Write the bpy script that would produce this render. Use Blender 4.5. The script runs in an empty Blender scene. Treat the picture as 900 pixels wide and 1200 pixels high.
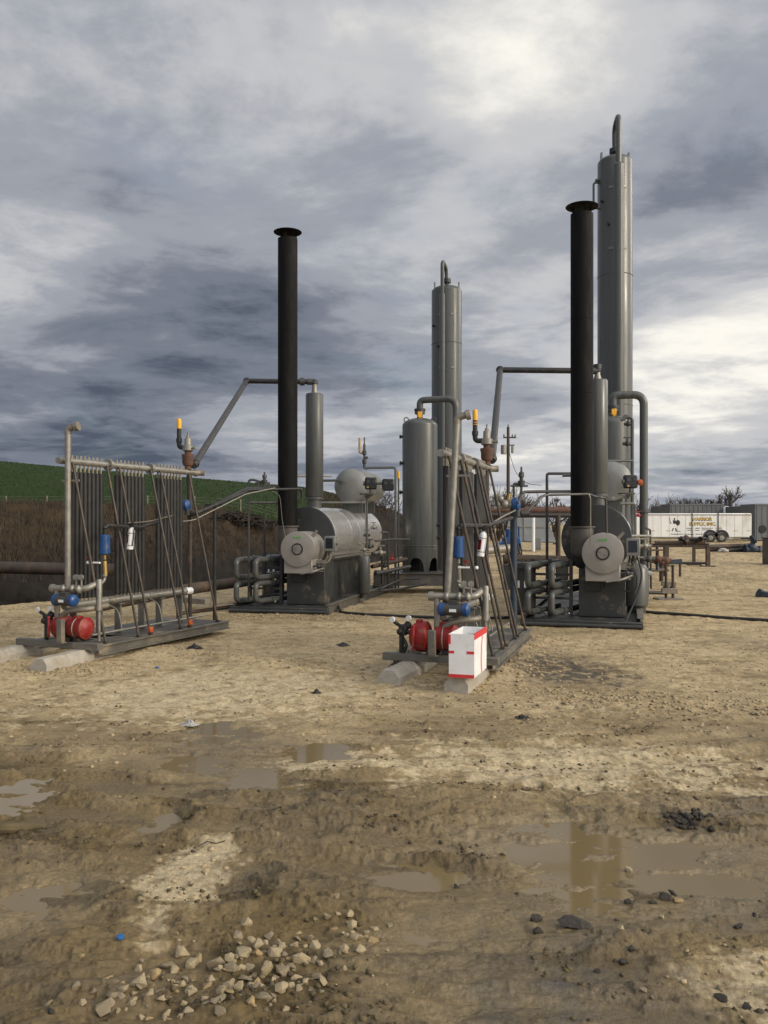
import bpy, bmesh, math, random
import numpy as np
from mathutils import Vector, Matrix
random.seed(7); np.random.seed(7)
R = math.radians
scene = bpy.context.scene
COL = scene.collection
FX, HZ, CAMZ = 985.0, 612.0, 1.7

# ---------------------------------------------------------------- camera
cam_data = bpy.data.cameras.new('camera')
cam_data.sensor_fit = 'HORIZONTAL'; cam_data.sensor_width = 36.0
cam_data.lens = 36.0 * FX / 900.0
cam_data.shift_y = 12.0 / 900.0
cam_data.clip_start = 0.05; cam_data.clip_end = 3000
cam = bpy.data.objects.new('camera', cam_data); COL.objects.link(cam)
cam.location = (0, 0, CAMZ); cam.rotation_euler = (R(90), 0, 0)
scene.camera = cam

# ---------------------------------------------------------------- view
scene.view_settings.view_transform = 'Standard'
scene.view_settings.look = 'None'
scene.view_settings.exposure = 0.0
scene.view_settings.gamma = 1.0
scene.view_settings.use_curve_mapping = False

# ---------------------------------------------------------------- sun (veiled by cloud, behind the camera to the right)
SUN_AZ, SUN_EL = 118.0, 24.0          # azimuth clockwise from the view direction (+Y)
sd = Vector((math.sin(R(SUN_AZ)) * math.cos(R(SUN_EL)), math.cos(R(SUN_AZ)) * math.cos(R(SUN_EL)), math.sin(R(SUN_EL))))
sun_data = bpy.data.lights.new('sun', 'SUN')
sun_data.energy = 1.5; sun_data.angle = R(14); sun_data.color = (1.0, 0.9, 0.74)
sun = bpy.data.objects.new('sun', sun_data); COL.objects.link(sun)
sun.rotation_euler = (-sd).to_track_quat('-Z', 'Y').to_euler()

# ---------------------------------------------------------------- sky: Nishita behind broken storm cloud
world = bpy.data.worlds.new('World'); scene.world = world
world.use_nodes = True
nt = world.node_tree; nt.nodes.clear()
def N(t, **kw):
    n = nt.nodes.new(t)
    for k, v in kw.items(): setattr(n, k, v)
    return n
def L(a, b): nt.links.new(a, b)
def M(op, a, b=None, c=None, clamp=False):
    n = N('ShaderNodeMath', operation=op); n.use_clamp = clamp
    for i, v in enumerate((a, b, c)):
        if v is None: continue
        if isinstance(v, (int, float)): n.inputs[i].default_value = v
        else: L(v, n.inputs[i])
    return n.outputs[0]
tc = N('ShaderNodeTexCoord'); dirv = tc.outputs['Generated']
sep = N('ShaderNodeSeparateXYZ'); L(dirv, sep.inputs[0])
zc = M('ADD', M('MAXIMUM', sep.outputs[2], 0.0), 0.115)
cu = M('DIVIDE', sep.outputs[0], zc); cv = M('DIVIDE', sep.outputs[1], zc)
comb = N('ShaderNodeCombineXYZ'); L(cu, comb.inputs[0]); L(cv, comb.inputs[1])
def noise(vec, scale, detail, rough, dist=0.0, off=(0, 0, 0)):
    mp = N('ShaderNodeMapping'); mp.inputs['Location'].default_value = off
    L(vec, mp.inputs[0])
    n = N('ShaderNodeTexNoise'); n.inputs['Scale'].default_value = scale
    n.inputs['Detail'].default_value = detail; n.inputs['Roughness'].default_value = rough
    n.inputs['Distortion'].default_value = dist
    L(mp.outputs[0], n.inputs['Vector']); return n.outputs[0]
n1 = noise(comb.outputs[0], 1.2, 11, 0.60, 0.25, (3.1, 1.7, 0.4))
n2 = noise(comb.outputs[0], 3.6, 9, 0.64, 0.3, (7.3, 2.2, 1.9))
n3 = noise(comb.outputs[0], 0.62, 5, 0.5, 0.2, (1.2, 8.4, 5.0))
def dir_of(px, py):
    return Vector(((px - 450) / FX, 1.0, (HZ - py) / FX)).normalized()
def lobe(d, deg, amp):
    vm = N('ShaderNodeVectorMath', operation='DOT_PRODUCT'); L(dirv, vm.inputs[0]); vm.inputs[1].default_value = d
    k = 1.0 / (1.0 - math.cos(R(deg)))
    e = M('MULTIPLY', M('SUBTRACT', vm.outputs['Value'], 1.0), k)
    return M('MULTIPLY', M('POWER', 2.71828, e), amp)
cov = M('ADD', M('MULTIPLY', n1, 0.52), M('MULTIPLY', n2, 0.17))
cov = M('ADD', cov, M('MULTIPLY', n3, 0.36))
LOBES = [(650, 60, 9, .13), (600, 150, 6, .06), (885, 370, 6, .11), (130, 255, 8, .015), (450, 60, 14, .045), (150, 150, 11, .04), (860, 120, 8, .07), (480, 330, 7, .03), (790, 385, 5, .10), (640, 520, 6, .05), (720, 440, 4, .06), (560, 570, 7, .12), (840, 560, 8, .07),
         (30, 300, 5, .09), (430, 330, 8, .02), (170, 420, 11, -.10), (60, 480, 8, -.01), (380, 165, 8, .05), (330, 340, 6, -.05), (215, 430, 7, -.03), (820, 225, 7, -.10), (330, 230, 9, -.02),
         (270, 60, 9, .03), (100, 200, 8, -.01), (520, 440, 7, -.05), (300, 545, 8, .07), (820, 480, 5, -.02), (450, -250, 18, .05)]
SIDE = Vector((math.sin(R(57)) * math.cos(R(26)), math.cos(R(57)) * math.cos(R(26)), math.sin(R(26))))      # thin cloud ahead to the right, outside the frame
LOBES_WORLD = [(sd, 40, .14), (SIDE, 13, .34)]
for px, py, deg, amp in LOBES:
    cov = M('ADD', cov, lobe(dir_of(px, py), deg, amp))
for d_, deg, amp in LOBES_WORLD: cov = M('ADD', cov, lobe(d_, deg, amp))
ramp = N('ShaderNodeValToRGB'); L(cov, ramp.inputs[0])
cr = ramp.color_ramp; cr.interpolation = 'EASE'
stops = [(0.36, (.085, .105, .145)), (0.46, (.19, .213, .262)), (0.55, (.34, .36, .408)), (0.65, (.56, .563, .58)), (0.79, (.97, .94, .86))]
cr.elements[0].position, cr.elements[0].color = stops[0][0], (*stops[0][1], 1)
cr.elements[1].position, cr.elements[1].color = stops[-1][0], (*stops[-1][1], 1)
for p, c in stops[1:-1]:
    e = cr.elements.new(p); e.color = (*c, 1)
# bright thin cloud around the veiled sun; unseen brightness added overhead to light the ground
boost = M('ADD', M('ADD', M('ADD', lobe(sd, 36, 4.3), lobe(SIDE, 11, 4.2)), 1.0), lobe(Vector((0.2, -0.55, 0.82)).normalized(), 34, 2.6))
warm = N('ShaderNodeMix', data_type='RGBA'); warm.inputs['A'].default_value = (1, 1, 1, 1); warm.inputs['B'].default_value = (1.0, .86, .66, 1)
L(lobe(sd, 38, 1.0), warm.inputs['Factor'])
mul = N('ShaderNodeMix', data_type='RGBA', blend_type='MULTIPLY'); mul.inputs['Factor'].default_value = 1
L(ramp.outputs[0], mul.inputs['A']); L(warm.outputs['Result'], mul.inputs['B'])
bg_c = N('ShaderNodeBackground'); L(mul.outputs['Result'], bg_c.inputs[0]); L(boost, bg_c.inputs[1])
sky = N('ShaderNodeTexSky', sky_type='NISHITA'); sky.sun_disc = False
sky.sun_elevation = R(SUN_EL); sky.sun_rotation = R(SUN_AZ)
bg_s = N('ShaderNodeBackground'); L(sky.outputs[0], bg_s.inputs[0]); bg_s.inputs[1].default_value = 0.10
gap = M('MULTIPLY', M('SUBTRACT', noise(comb.outputs[0], 0.9, 6, .55, .3, (5, 3, 2)), 0.56, clamp=True), 2.2, clamp=True)
mixs = N('ShaderNodeMixShader'); L(gap, mixs.inputs[0]); L(bg_c.outputs[0], mixs.inputs[1]); L(bg_s.outputs[0], mixs.inputs[2])
wo = N('ShaderNodeOutputWorld'); L(mixs.outputs[0], wo.inputs[0])

# ---------------------------------------------------------------- materials
MATS = {}
def mat(name, base, rough=.5, metal=0., var=.18, vscale=6., bump=.08, bscale=40., dirt=None, dirt_amt=.0, dscale=2.5, stretch=None,
        rvar=.12, spec=.5, band=None, coat=0.):
    m = bpy.data.materials.new(name); m.use_nodes = True
    t = m.node_tree; t.nodes.clear()
    def n(ty, **kw):
        x = t.nodes.new(ty)
        for k, v in kw.items(): setattr(x, k, v)
        return x
    ln = t.links.new
    out = n('ShaderNodeOutputMaterial'); bs = n('ShaderNodeBsdfPrincipled'); ln(bs.outputs[0], out.inputs[0])
    co = n('ShaderNodeTexCoord'); mp = n('ShaderNodeMapping'); ln(co.outputs['Object'], mp.inputs[0])
    if stretch: mp.inputs['Scale'].default_value = stretch
    a = n('ShaderNodeTexNoise'); a.inputs['Scale'].default_value = vscale; a.inputs['Detail'].default_value = 6; ln(mp.outputs[0], a.inputs['Vector'])
    r1 = n('ShaderNodeValToRGB'); ln(a.outputs[0], r1.inputs[0])
    r1.color_ramp.elements[0].position = .32; r1.color_ramp.elements[1].position = .68
    r1.color_ramp.elements[0].color = (*[c * (1 - var) for c in base], 1); r1.color_ramp.elements[1].color = (*[min(1, c * (1 + var)) for c in base], 1)
    colr = r1.outputs[0]
    if dirt:
        b = n('ShaderNodeTexNoise'); b.inputs['Scale'].default_value = dscale; b.inputs['Detail'].default_value = 8; b.inputs['Roughness'].default_value = .65
        ln(mp.outputs[0], b.inputs['Vector'])
        r2 = n('ShaderNodeValToRGB'); ln(b.outputs[0], r2.inputs[0])
        r2.color_ramp.elements[0].position = .62 - .3 * dirt_amt; r2.color_ramp.elements[1].position = .80 - .25 * dirt_amt
        mx = n('ShaderNodeMix', data_type='RGBA'); ln(r2.outputs[0], mx.inputs['Factor']); ln(colr, mx.inputs['A']); mx.inputs['B'].default_value = (*dirt, 1)
        colr = mx.outputs['Result']
    ln(colr, bs.inputs['Base Color'])
    mr = n('ShaderNodeMapRange'); ln(a.outputs[0], mr.inputs['Value'])
    mr.inputs['From Min'].default_value = .3; mr.inputs['From Max'].default_value = .7
    mr.inputs['To Min'].default_value = max(.02, rough - rvar); mr.inputs['To Max'].default_value = min(1, rough + rvar)
    ln(mr.outputs[0], bs.inputs['Roughness'])
    bs.inputs['Metallic'].default_value = metal; bs.inputs['Specular IOR Level'].default_value = spec
    bs.inputs['Coat Weight'].default_value = coat
    if bump:
        c = n('ShaderNodeTexNoise'); c.inputs['Scale'].default_value = bscale; c.inputs['Detail'].default_value = 4; ln(co.outputs['Object'], c.inputs['Vector'])
        bp = n('ShaderNodeBump'); bp.inputs['Strength'].default_value = bump; bp.inputs['Distance'].default_value = .01
        h = c.outputs[0]
        if band:
            w = n('ShaderNodeTexWave', wave_type='BANDS', bands_direction=band[0]); w.inputs['Scale'].default_value = band[1]; ln(co.outputs['Object'], w.inputs['Vector'])
            h = w.outputs['Fac']; bp.inputs['Distance'].default_value = band[2]
        ln(h, bp.inputs['Height']); ln(bp.outputs[0], bs.inputs['Normal'])
    MATS[name] = m
    return m
DUST = (.30, .25, .17)
mat('paint_grey', (.076, .079, .073), .32, 0, .09, 3, .05, 60, (.052, .050, .043), .25, 1.9, (4, 4, .3), spec=.5)
mat('paint_grey_light', (.19, .193, .18), .36, 0, .12, 4, .05, 60, DUST, .1, 3)
mat('paint_dark_grey', (.036, .0375, .036), .48, 0, .14, 4, .06, 50, DUST, .12, 3)
mat('stack_black', (.006, .006, .0058), .66, 0, .4, 5, .06, 40, (.016, .013, .011), .35, 2.0, (3, 3, .5), spec=.14)
mat('stack_grey', (.085, .076, .067), .6, 0, .2, 5, .06, 40, (.16, .12, .08), .3, 2.0)
mat('galvanised', (.26, .245, .21), .45, .5, .18, 12, .05, 60, DUST, .15, 4)
mat('pipe_steel', (.22, .195, .155), .5, .35, .2, 9, .08, 60, (.16, .10, .06), .2, 5, (1, 1, .6))
mat('brace_steel', (.06, .05, .04), .55, .3, .25, 9, .08, 60, (.16, .09, .05), .3, 5)
mat('fin_tube', (.020, .0195, .0185), .5, .2, .2, 8, .05, 60, (.045, .038, .03), .2, 6)
mat('pipe_black', (.019, .018, .017), .5, .1, .25, 8, .05, 60, (.10, .08, .06), .15, 6)
mat('pipe_grey', (.05, .049, .047), .5, .1, .12, 6, .0, 60)
mat('rust', (.105, .052, .034), .75, 0, .35, 10, .25, 60, (.08, .05, .04), .3, 5)
mat('rust_pipe', (.055, .04, .03), .7, 0, .3, 5, .15, 50, (.13, .075, .045), .35, 3, (1, 1, 1))
mat('aluminium', (.78, .77, .74), .24, .74, .02, 2.5, .0, 30, rvar=.015)
mat('burner_metal', (.30, .28, .25), .5, .25, .08, 5, .05, 50, (.25, .23, .20), .2, 4)
mat('concrete', (.36, .33, .275), .85, 0, .14, 14, .35, 70, (.27, .22, .15), .25, 4)
mat('paint_red', (.25, .012, .011), .5, 0, .15, 8, .06, 40, (.17, .11, .06), .30, 7)
mat('tape_red', (.60, .035, .04), .5, 0, .1, 10, .04, 40)
mat('paint_blue', (.010, .058, .185), .4, 0, .15, 8, .05, 40, (.16, .12, .07), .22, 7)
mat('paint_blue_dull', (.019, .033, .052), .5, 0, .2, 8, .05, 40, DUST, .1, 5)
mat('paint_yellow', (.72, .36, .02), .45, 0, .12, 10, .05, 40, (.2, .12, .03), .15, 6)
mat('brass', (.40, .27, .09), .45, .7, .2, 10, .05, 40)
mat('white_plastic', (.78, .78, .78), .45, 0, .05, 6, .03, 30, (.55, .52, .45), .12, 5)
mat('white_paint', (.74, .74, .72), .5, 0, .06, 1.2, .03, 30, (.50, .47, .40), .25, .7, (1, 1, .4))
mat('rubber_black', (.016, .016, .016), .6, 0, .2, 10, .05, 40, DUST, .1, 6)
mat('plastic_black', (.014, .014, .015), .4, 0, .2, 10, .03, 40)
mat('dark_glass', (.02, .024, .03), .12, 0, .1, 10, .0)
mat('gauge_white', (.75, .75, .73), .3, 0, .05, 10, .0)
mat('orange_plastic', (.42, .085, .02), .5, 0, .1, 10, .04, 40)
mat('green_mark', (.16, .38, .12), .7, 0, .1, 10, .0)
mat('deck_steel', (.08, .075, .063), .55, .2, .22, 5, .1, 30, DUST, .35, 2.5)
mat('skid_grey', (.125, .118, .10), .55, .1, .18, 5, .1, 30, DUST, .3, 3)
mat('container_grey', (.125, .132, .137), .6, 0, .12, 1.0, .05, 20, (.08, .085, .09), .3, .8)
mat('wood_pole', (.06, .045, .035), .85, 0, .25, 5, .2, 30)
mat('bark', (.045, .036, .028), .9, 0, .3, 5, .2, 30)
mat('twig', (.055, .042, .030), .9, 0, .3, 1.5, .0)
mat('solar_back', (.15, .152, .145), .55, 0, .12, 1.5, .05, 20)
mat('asphalt_lump', (.034, .031, .028), .8, 0, .3, 12, .6, 40, (.12, .09, .05), .45, 6)
mat('stone', (.345, .275, .165), .8, 0, .22, 9, .35, 35, (.22, .17, .10), .35, 6)
mat('stone_ochre', (.34, .245, .12), .8, 0, .22, 9, .35, 35, (.22, .17, .10), .35, 6)
mat('stone_grey', (.235, .19, .12), .8, 0, .22, 9, .35, 35, (.18, .14, .085), .45, 6)
mat('plastic_bag', (.36, .345, .31), .35, 0, .1, 12, .2, 30)
mat('cap_blue', (.015, .10, .28), .4, 0, .1, 12, .1, 30)
mat('letter_yellow', (.55, .36, .03), .5, 0, .05, 6, 0)
mat('letter_black', (.02, .02, .02), .5, 0, .05, 6, 0)

# ---------------------------------------------------------------- mesh builder
def round_path(pts, rad, seg=5):
    pts = [Vector(p) for p in pts]
    out = [pts[0]]
    for i in range(1, len(pts) - 1):
        p, a, b = pts[i], pts[i - 1], pts[i + 1]
        da, db = (a - p), (b - p)
        r = min(rad, da.length * .48, db.length * .48)
        s, e = p + da.normalized() * r, p + db.normalized() * r
        for k in range(seg + 1):
            u = k / seg
            out.append(s * (1 - u) ** 2 + p * 2 * u * (1 - u) + e * u * u)
    out.append(pts[-1]); return out
def basis(ax):
    ax = Vector(ax).normalized()
    h = Vector((0, 0, 1)) if abs(ax.z) < .9 else Vector((1, 0, 0))
    u = ax.cross(h).normalized(); w = ax.cross(u).normalized()
    return ax, u, w
class MB:
    def __init__(s): s.v = []; s.f = []; s.m = []; s.mi = 0
    def add(s, vs, fs):
        o = len(s.v); s.v += [tuple(x) for x in vs]
        for f in fs: s.f.append(tuple(o + i for i in f)); s.m.append(s.mi)
        return s
    def obox(s, c, X, Y, Z, bev=0.):
        c, X, Y, Z = Vector(c), Vector(X), Vector(Y), Vector(Z)     # half-axis vectors
        if bev <= 0:
            vs = [c + X * i + Y * j + Z * k for i in (-1, 1) for j in (-1, 1) for k in (-1, 1)]
            return s.add(vs, [(0, 1, 3, 2), (4, 6, 7, 5), (0, 4, 5, 1), (2, 3, 7, 6), (0, 2, 6, 4), (1, 5, 7, 3)])
        lx, ly, lz = X.length, Y.length, Z.length
        b = min(bev, lx * .6, ly * .6, lz * .6)
        ax = (X, Y, Z); ln_ = (lx, ly, lz)
        idx = {}; vs = []
        for i in (-1, 1):
            for j in (-1, 1):
                for k in (-1, 1):
                    sg = (i, j, k)
                    for a in range(3):
                        p = c.copy()
                        for q in range(3):
                            p += ax[q] * sg[q] * (1 if q == a else (ln_[q] - b) / ln_[q])
                        idx[(sg, a)] = len(vs); vs.append(p)
        fs = []
        for a in range(3):
            o1, o2 = [q for q in range(3) if q != a]
            for sa in (-1, 1):
                cyc = []
                for s1, s2 in ((-1, -1), (1, -1), (1, 1), (-1, 1)):
                    g = [0, 0, 0]; g[a] = sa; g[o1] = s1; g[o2] = s2; cyc.append(idx[(tuple(g), a)])
                fs.append(tuple(cyc))
            for s1 in (-1, 1):
                for s2 in (-1, 1):
                    q = []
                    for sa, o in ((-1, o1), (1, o1), (1, o2), (-1, o2)):
                        g = [0, 0, 0]; g[a] = sa; g[o1] = s1; g[o2] = s2; q.append(idx[(tuple(g), o)])
                    fs.append(tuple(q))
        for i in (-1, 1):
            for j in (-1, 1):
                for k in (-1, 1): fs.append(tuple(idx[((i, j, k), a)] for a in range(3)))
        return s.add(vs, fs)
    def box(s, x0, x1, y0, y1, z0, z1, bev=0.):
        return s.obox(((x0 + x1) / 2, (y0 + y1) / 2, (z0 + z1) / 2), ((x1 - x0) / 2, 0, 0), (0, (y1 - y0) / 2, 0), (0, 0, (z1 - z0) / 2), bev)
    def beam(s, p0, p1, w, h, bev=0.):
        p0, p1 = Vector(p0), Vector(p1); ax = (p1 - p0)
        a, u, wv = basis(ax)
        return s.obox((p0 + p1) / 2, ax / 2, u * w / 2, wv * h / 2, bev)
    def ibeam(s, p0, p1, w, h, t=.014):
        p0, p1 = Vector(p0), Vector(p1); up = Vector((0, 0, 1)); ax = p1 - p0
        u = ax.cross(up).normalized(); c = (p0 + p1) / 2
        s.obox(c + up * (h / 2 - t / 2), ax / 2, u * w / 2, up * t / 2)
        s.obox(c - up * (h / 2 - t / 2), ax / 2, u * w / 2, up * t / 2)
        return s.obox(c, ax / 2, u * t / 2, up * (h / 2 - t - .0005))
    def lathe(s, p0, axis, prof, n=24, cap=True):
        p0 = Vector(p0); a, u, w = basis(axis); vs = []; fs = []
        for t, r in prof:
            for k in range(n):
                th = 2 * math.pi * k / n
                vs.append(p0 + a * t + (u * math.cos(th) + w * math.sin(th)) * r)
        for i in range(len(prof) - 1):
            for k in range(n):
                k2 = (k + 1) % n
                fs.append((i * n + k, i * n + k2, (i + 1) * n + k2, (i + 1) * n + k))
        if cap:
            fs.append(tuple(range(n))[::-1]); m = (len(prof) - 1) * n; fs.append(tuple(m + k for k in range(n)))
        return s.add(vs, fs)
    def cyl(s, p0, p1, r, r1=None, n=16):
        p0, p1 = Vector(p0), Vector(p1)
        return s.lathe(p0, p1 - p0, [(0, r), ((p1 - p0).length, r if r1 is None else r1)], n)
    def tube(s, pts, r, n=10, bend=0., seg=5):
        p = round_path(pts, bend, seg) if bend > 0 else [Vector(q) for q in pts]
        vs = []; fs = []; a, u, w = basis(p[1] - p[0])
        for i, q in enumerate(p):
            if i == 0: t = p[1] - p[0]
            elif i == len(p) - 1: t = p[-1] - p[-2]
            else: t = (p[i + 1] - q).normalized() + (q - p[i - 1]).normalized()
            t = t.normalized()
            u = (u - t * u.dot(t)).normalized(); w = t.cross(u)
            rr = r[i] if isinstance(r, (list, tuple)) else r
            for k in range(n):
                th = 2 * math.pi * k / n
                vs.append(q + (u * math.cos(th) + w * math.sin(th)) * rr)
        for i in range(len(p) - 1):
            for k in range(n):
                k2 = (k + 1) % n; fs.append((i * n + k, i * n + k2, (i + 1) * n + k2, (i + 1) * n + k))
        m = (len(p) - 1) * n
        fs.append(tuple(range(n))[::-1]); fs.append(tuple(m + k for k in range(n)))
        return s.add(vs, fs)
    def ball(s, c, r, sc=(1, 1, 1), n=14):
        c = Vector(c); vs = []; fs = []; m = n // 2
        for i in range(1, m):
            ph = math.pi * i / m
            for k in range(n):
                th = 2 * math.pi * k / n
                vs.append(c + Vector((math.sin(ph) * math.cos(th) * sc[0], math.sin(ph) * math.sin(th) * sc[1], math.cos(ph) * sc[2])) * r)
        for i in range(m - 2):
            for k in range(n): fs.append((i * n + k, i * n + (k + 1) % n, (i + 1) * n + (k + 1) % n, (i + 1) * n + k))
        t = len(vs); vs.append(c + Vector((0, 0, r * sc[2]))); vs.append(c - Vector((0, 0, r * sc[2])))
        for k in range(n):
            fs.append((t, (k + 1) % n, k)); o = (m - 2) * n; fs.append((t + 1, o + k, o + (k + 1) % n))
        return s.add(vs, fs)
    def torus(s, c, axis, Rr, r, n=28, k=8):
        a, u, w = basis(axis); c = Vector(c); vs = []; fs = []
        for i in range(n):
            th = 2 * math.pi * i / n; e = u * math.cos(th) + w * math.sin(th)
            for j in range(k):
                ph = 2 * math.pi * j / k
                vs.append(c + e * (Rr + r * math.cos(ph)) + a * r * math.sin(ph))
        for i in range(n):
            for j in range(k):
                fs.append((i * k + j, ((i + 1) % n) * k + j, ((i + 1) % n) * k + (j + 1) % k, i * k + (j + 1) % k))
        return s.add(vs, fs)
    def elbow_flange(s, c, axis, r, t):      # a bolted flange
        c = Vector(c); a, u, w = basis(axis)
        s.cyl(c - a * t, c - a * t * .08, r, n=20); s.cyl(c + a * t * .08, c + a * t, r, n=20)
        for k in range(8):
            e = (u * math.cos(k * math.pi / 4) + w * math.sin(k * math.pi / 4)) * r * .82
            s.cyl(c + e - a * t * 1.5, c + e + a * t * 1.5, r * .1, n=6)
        return s
    def mesh(s, name, mats, off=(0, 0, 0), smooth=True):
        me = bpy.data.meshes.new(name)
        o = Vector(off)
        me.from_pydata([tuple(Vector(v) - o) for v in s.v], [], s.f)
        ms = mats if isinstance(mats, (list, tuple)) else [mats]
        for m in ms: me.materials.append(MATS[m] if isinstance(m, str) else m)
        me.polygons.foreach_set('material_index', s.m)
        bm = bmesh.new(); bm.from_mesh(me); bmesh.ops.recalc_face_normals(bm, faces=bm.faces[:]); bm.to_mesh(me); bm.free()
        if smooth:
            me.polygons.foreach_set('use_smooth', [True] * len(me.polygons)); me.set_sharp_from_angle(angle=R(38))
        me.update(); return me

class Frame:
    def __init__(s, ox, oy, ang): s.o = (ox, oy); s.a = R(ang); s.c, s.s = math.cos(s.a), math.sin(s.a)
    def w(s, p): v, d, z = p; return Vector((s.o[0] + v * s.c + d * s.s, s.o[1] - v * s.s + d * s.c, z))
    def l(s, p):                                   # world to local
        x, y = p[0] - s.o[0], p[1] - s.o[1]
        return Vector((x * s.c - y * s.s, x * s.s + y * s.c, p[2]))
W = Frame(0, 0, 0)
def P(px, py, D): return Vector(((px - 450) / FX * D, D, CAMZ + (HZ - py) / FX * D))
def tag(o, label, cat, group=None, kind=None):
    if label: o['label'] = label
    if cat: o['category'] = cat
    if group: o['group'] = group
    if kind: o['kind'] = kind
    return o
class T:
    def __init__(s, name, label, cat, F, base, group=None):
        s.F, s.base = F, Vector(base)
        s.e = bpy.data.objects.new(name, None); s.e.empty_display_size = .2; COL.objects.link(s.e)
        s.e.location = F.w(base); s.e.rotation_euler = (0, 0, -F.a)
        tag(s.e, label, cat, group)
    def holder(s, name):
        o = bpy.data.objects.new(name, None); o.empty_display_size = .1; COL.objects.link(o); o.parent = s.e; return o
    def part(s, name, mb, m, parent=None, label=None, smooth=True):
        o = bpy.data.objects.new(name, mb.mesh(name, m, s.base, smooth)); COL.objects.link(o)
        o.parent = parent or s.e
        if label: o['label'] = label
        return o
def solo(name, label, cat, F, base, mb, m, group=None, kind=None, smooth=True):
    o = bpy.data.objects.new(name, mb.mesh(name, m, base, smooth)); COL.objects.link(o)
    o.location = F.w(base); o.rotation_euler = (0, 0, -F.a)
    return tag(o, label, cat, group, kind)
# ================================================================ terrain
def _hash(ix, iy, seed):
    h = (ix.astype(np.int64) * 374761393 + iy.astype(np.int64) * 668265263 + seed * 982451653) & 0xFFFFFFFF
    h = ((h ^ (h >> 13)) * 1274126177) & 0xFFFFFFFF
    return (h ^ (h >> 16)) & 0xFFFF
def perlin(x, y, seed=0):
    ix, iy = np.floor(x), np.floor(y); fx, fy = x - ix, y - iy
    ux, uy = fx * fx * fx * (fx * (fx * 6 - 15) + 10), fy * fy * fy * (fy * (fy * 6 - 15) + 10)
    def g(dx, dy):
        a = _hash(ix + dx, iy + dy, seed) * (2 * math.pi / 65536)
        return np.cos(a) * (fx - dx) + np.sin(a) * (fy - dy)
    a = g(0, 0) * (1 - ux) + g(1, 0) * ux; b = g(0, 1) * (1 - ux) + g(1, 1) * ux
    return (a * (1 - uy) + b * uy) * 1.5
def fbm(x, y, o=4, seed=0, gain=.5):
    t = np.zeros_like(x); a = 1.; f = 1.; n = 0.
    for i in range(o): t += a * perlin(x * f + 17.3 * i, y * f - 9.1 * i, seed + i); n += a; a *= gain; f *= 2.03
    return t / n
def ss(a, b, x): t = np.clip((x - a) / (b - a), 0, 1); return t * t * (3 - 2 * t)
def gp(px, py):                                   # where a spot of the photo lies on the pad
    D = FX * CAMZ / (py - HZ); return (px - 450) / FX * D, D
def blob(x, y, cx, cy, rx, ry, nz, soft=.45):     # ragged patch on the ground
    r = np.sqrt(((x - cx) / rx) ** 2 + ((y - cy) / ry) ** 2)
    return 1 - ss(1 - soft, 1 + soft, r + nz)
def patch(x, y, px0, px1, py0, py1, nz, soft=.45):
    cx0, d1 = gp(px0, (py0 + py1) / 2); cx1, _ = gp(px1, (py0 + py1) / 2); dn = gp(0, py1)[1]; df = gp(0, py0)[1]
    return blob(x, y, (cx0 + cx1) / 2, (dn + df) / 2, (cx1 - cx0) / 2, (df - dn) / 2, nz, soft)
EY = [0, 16.2, 21, 30, 45, 60, 80, 150, 700]; EX = [-18, -7.6, -4.5, -.9, 2.6, 4.8, 7.2, 13.5, 20]
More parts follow.
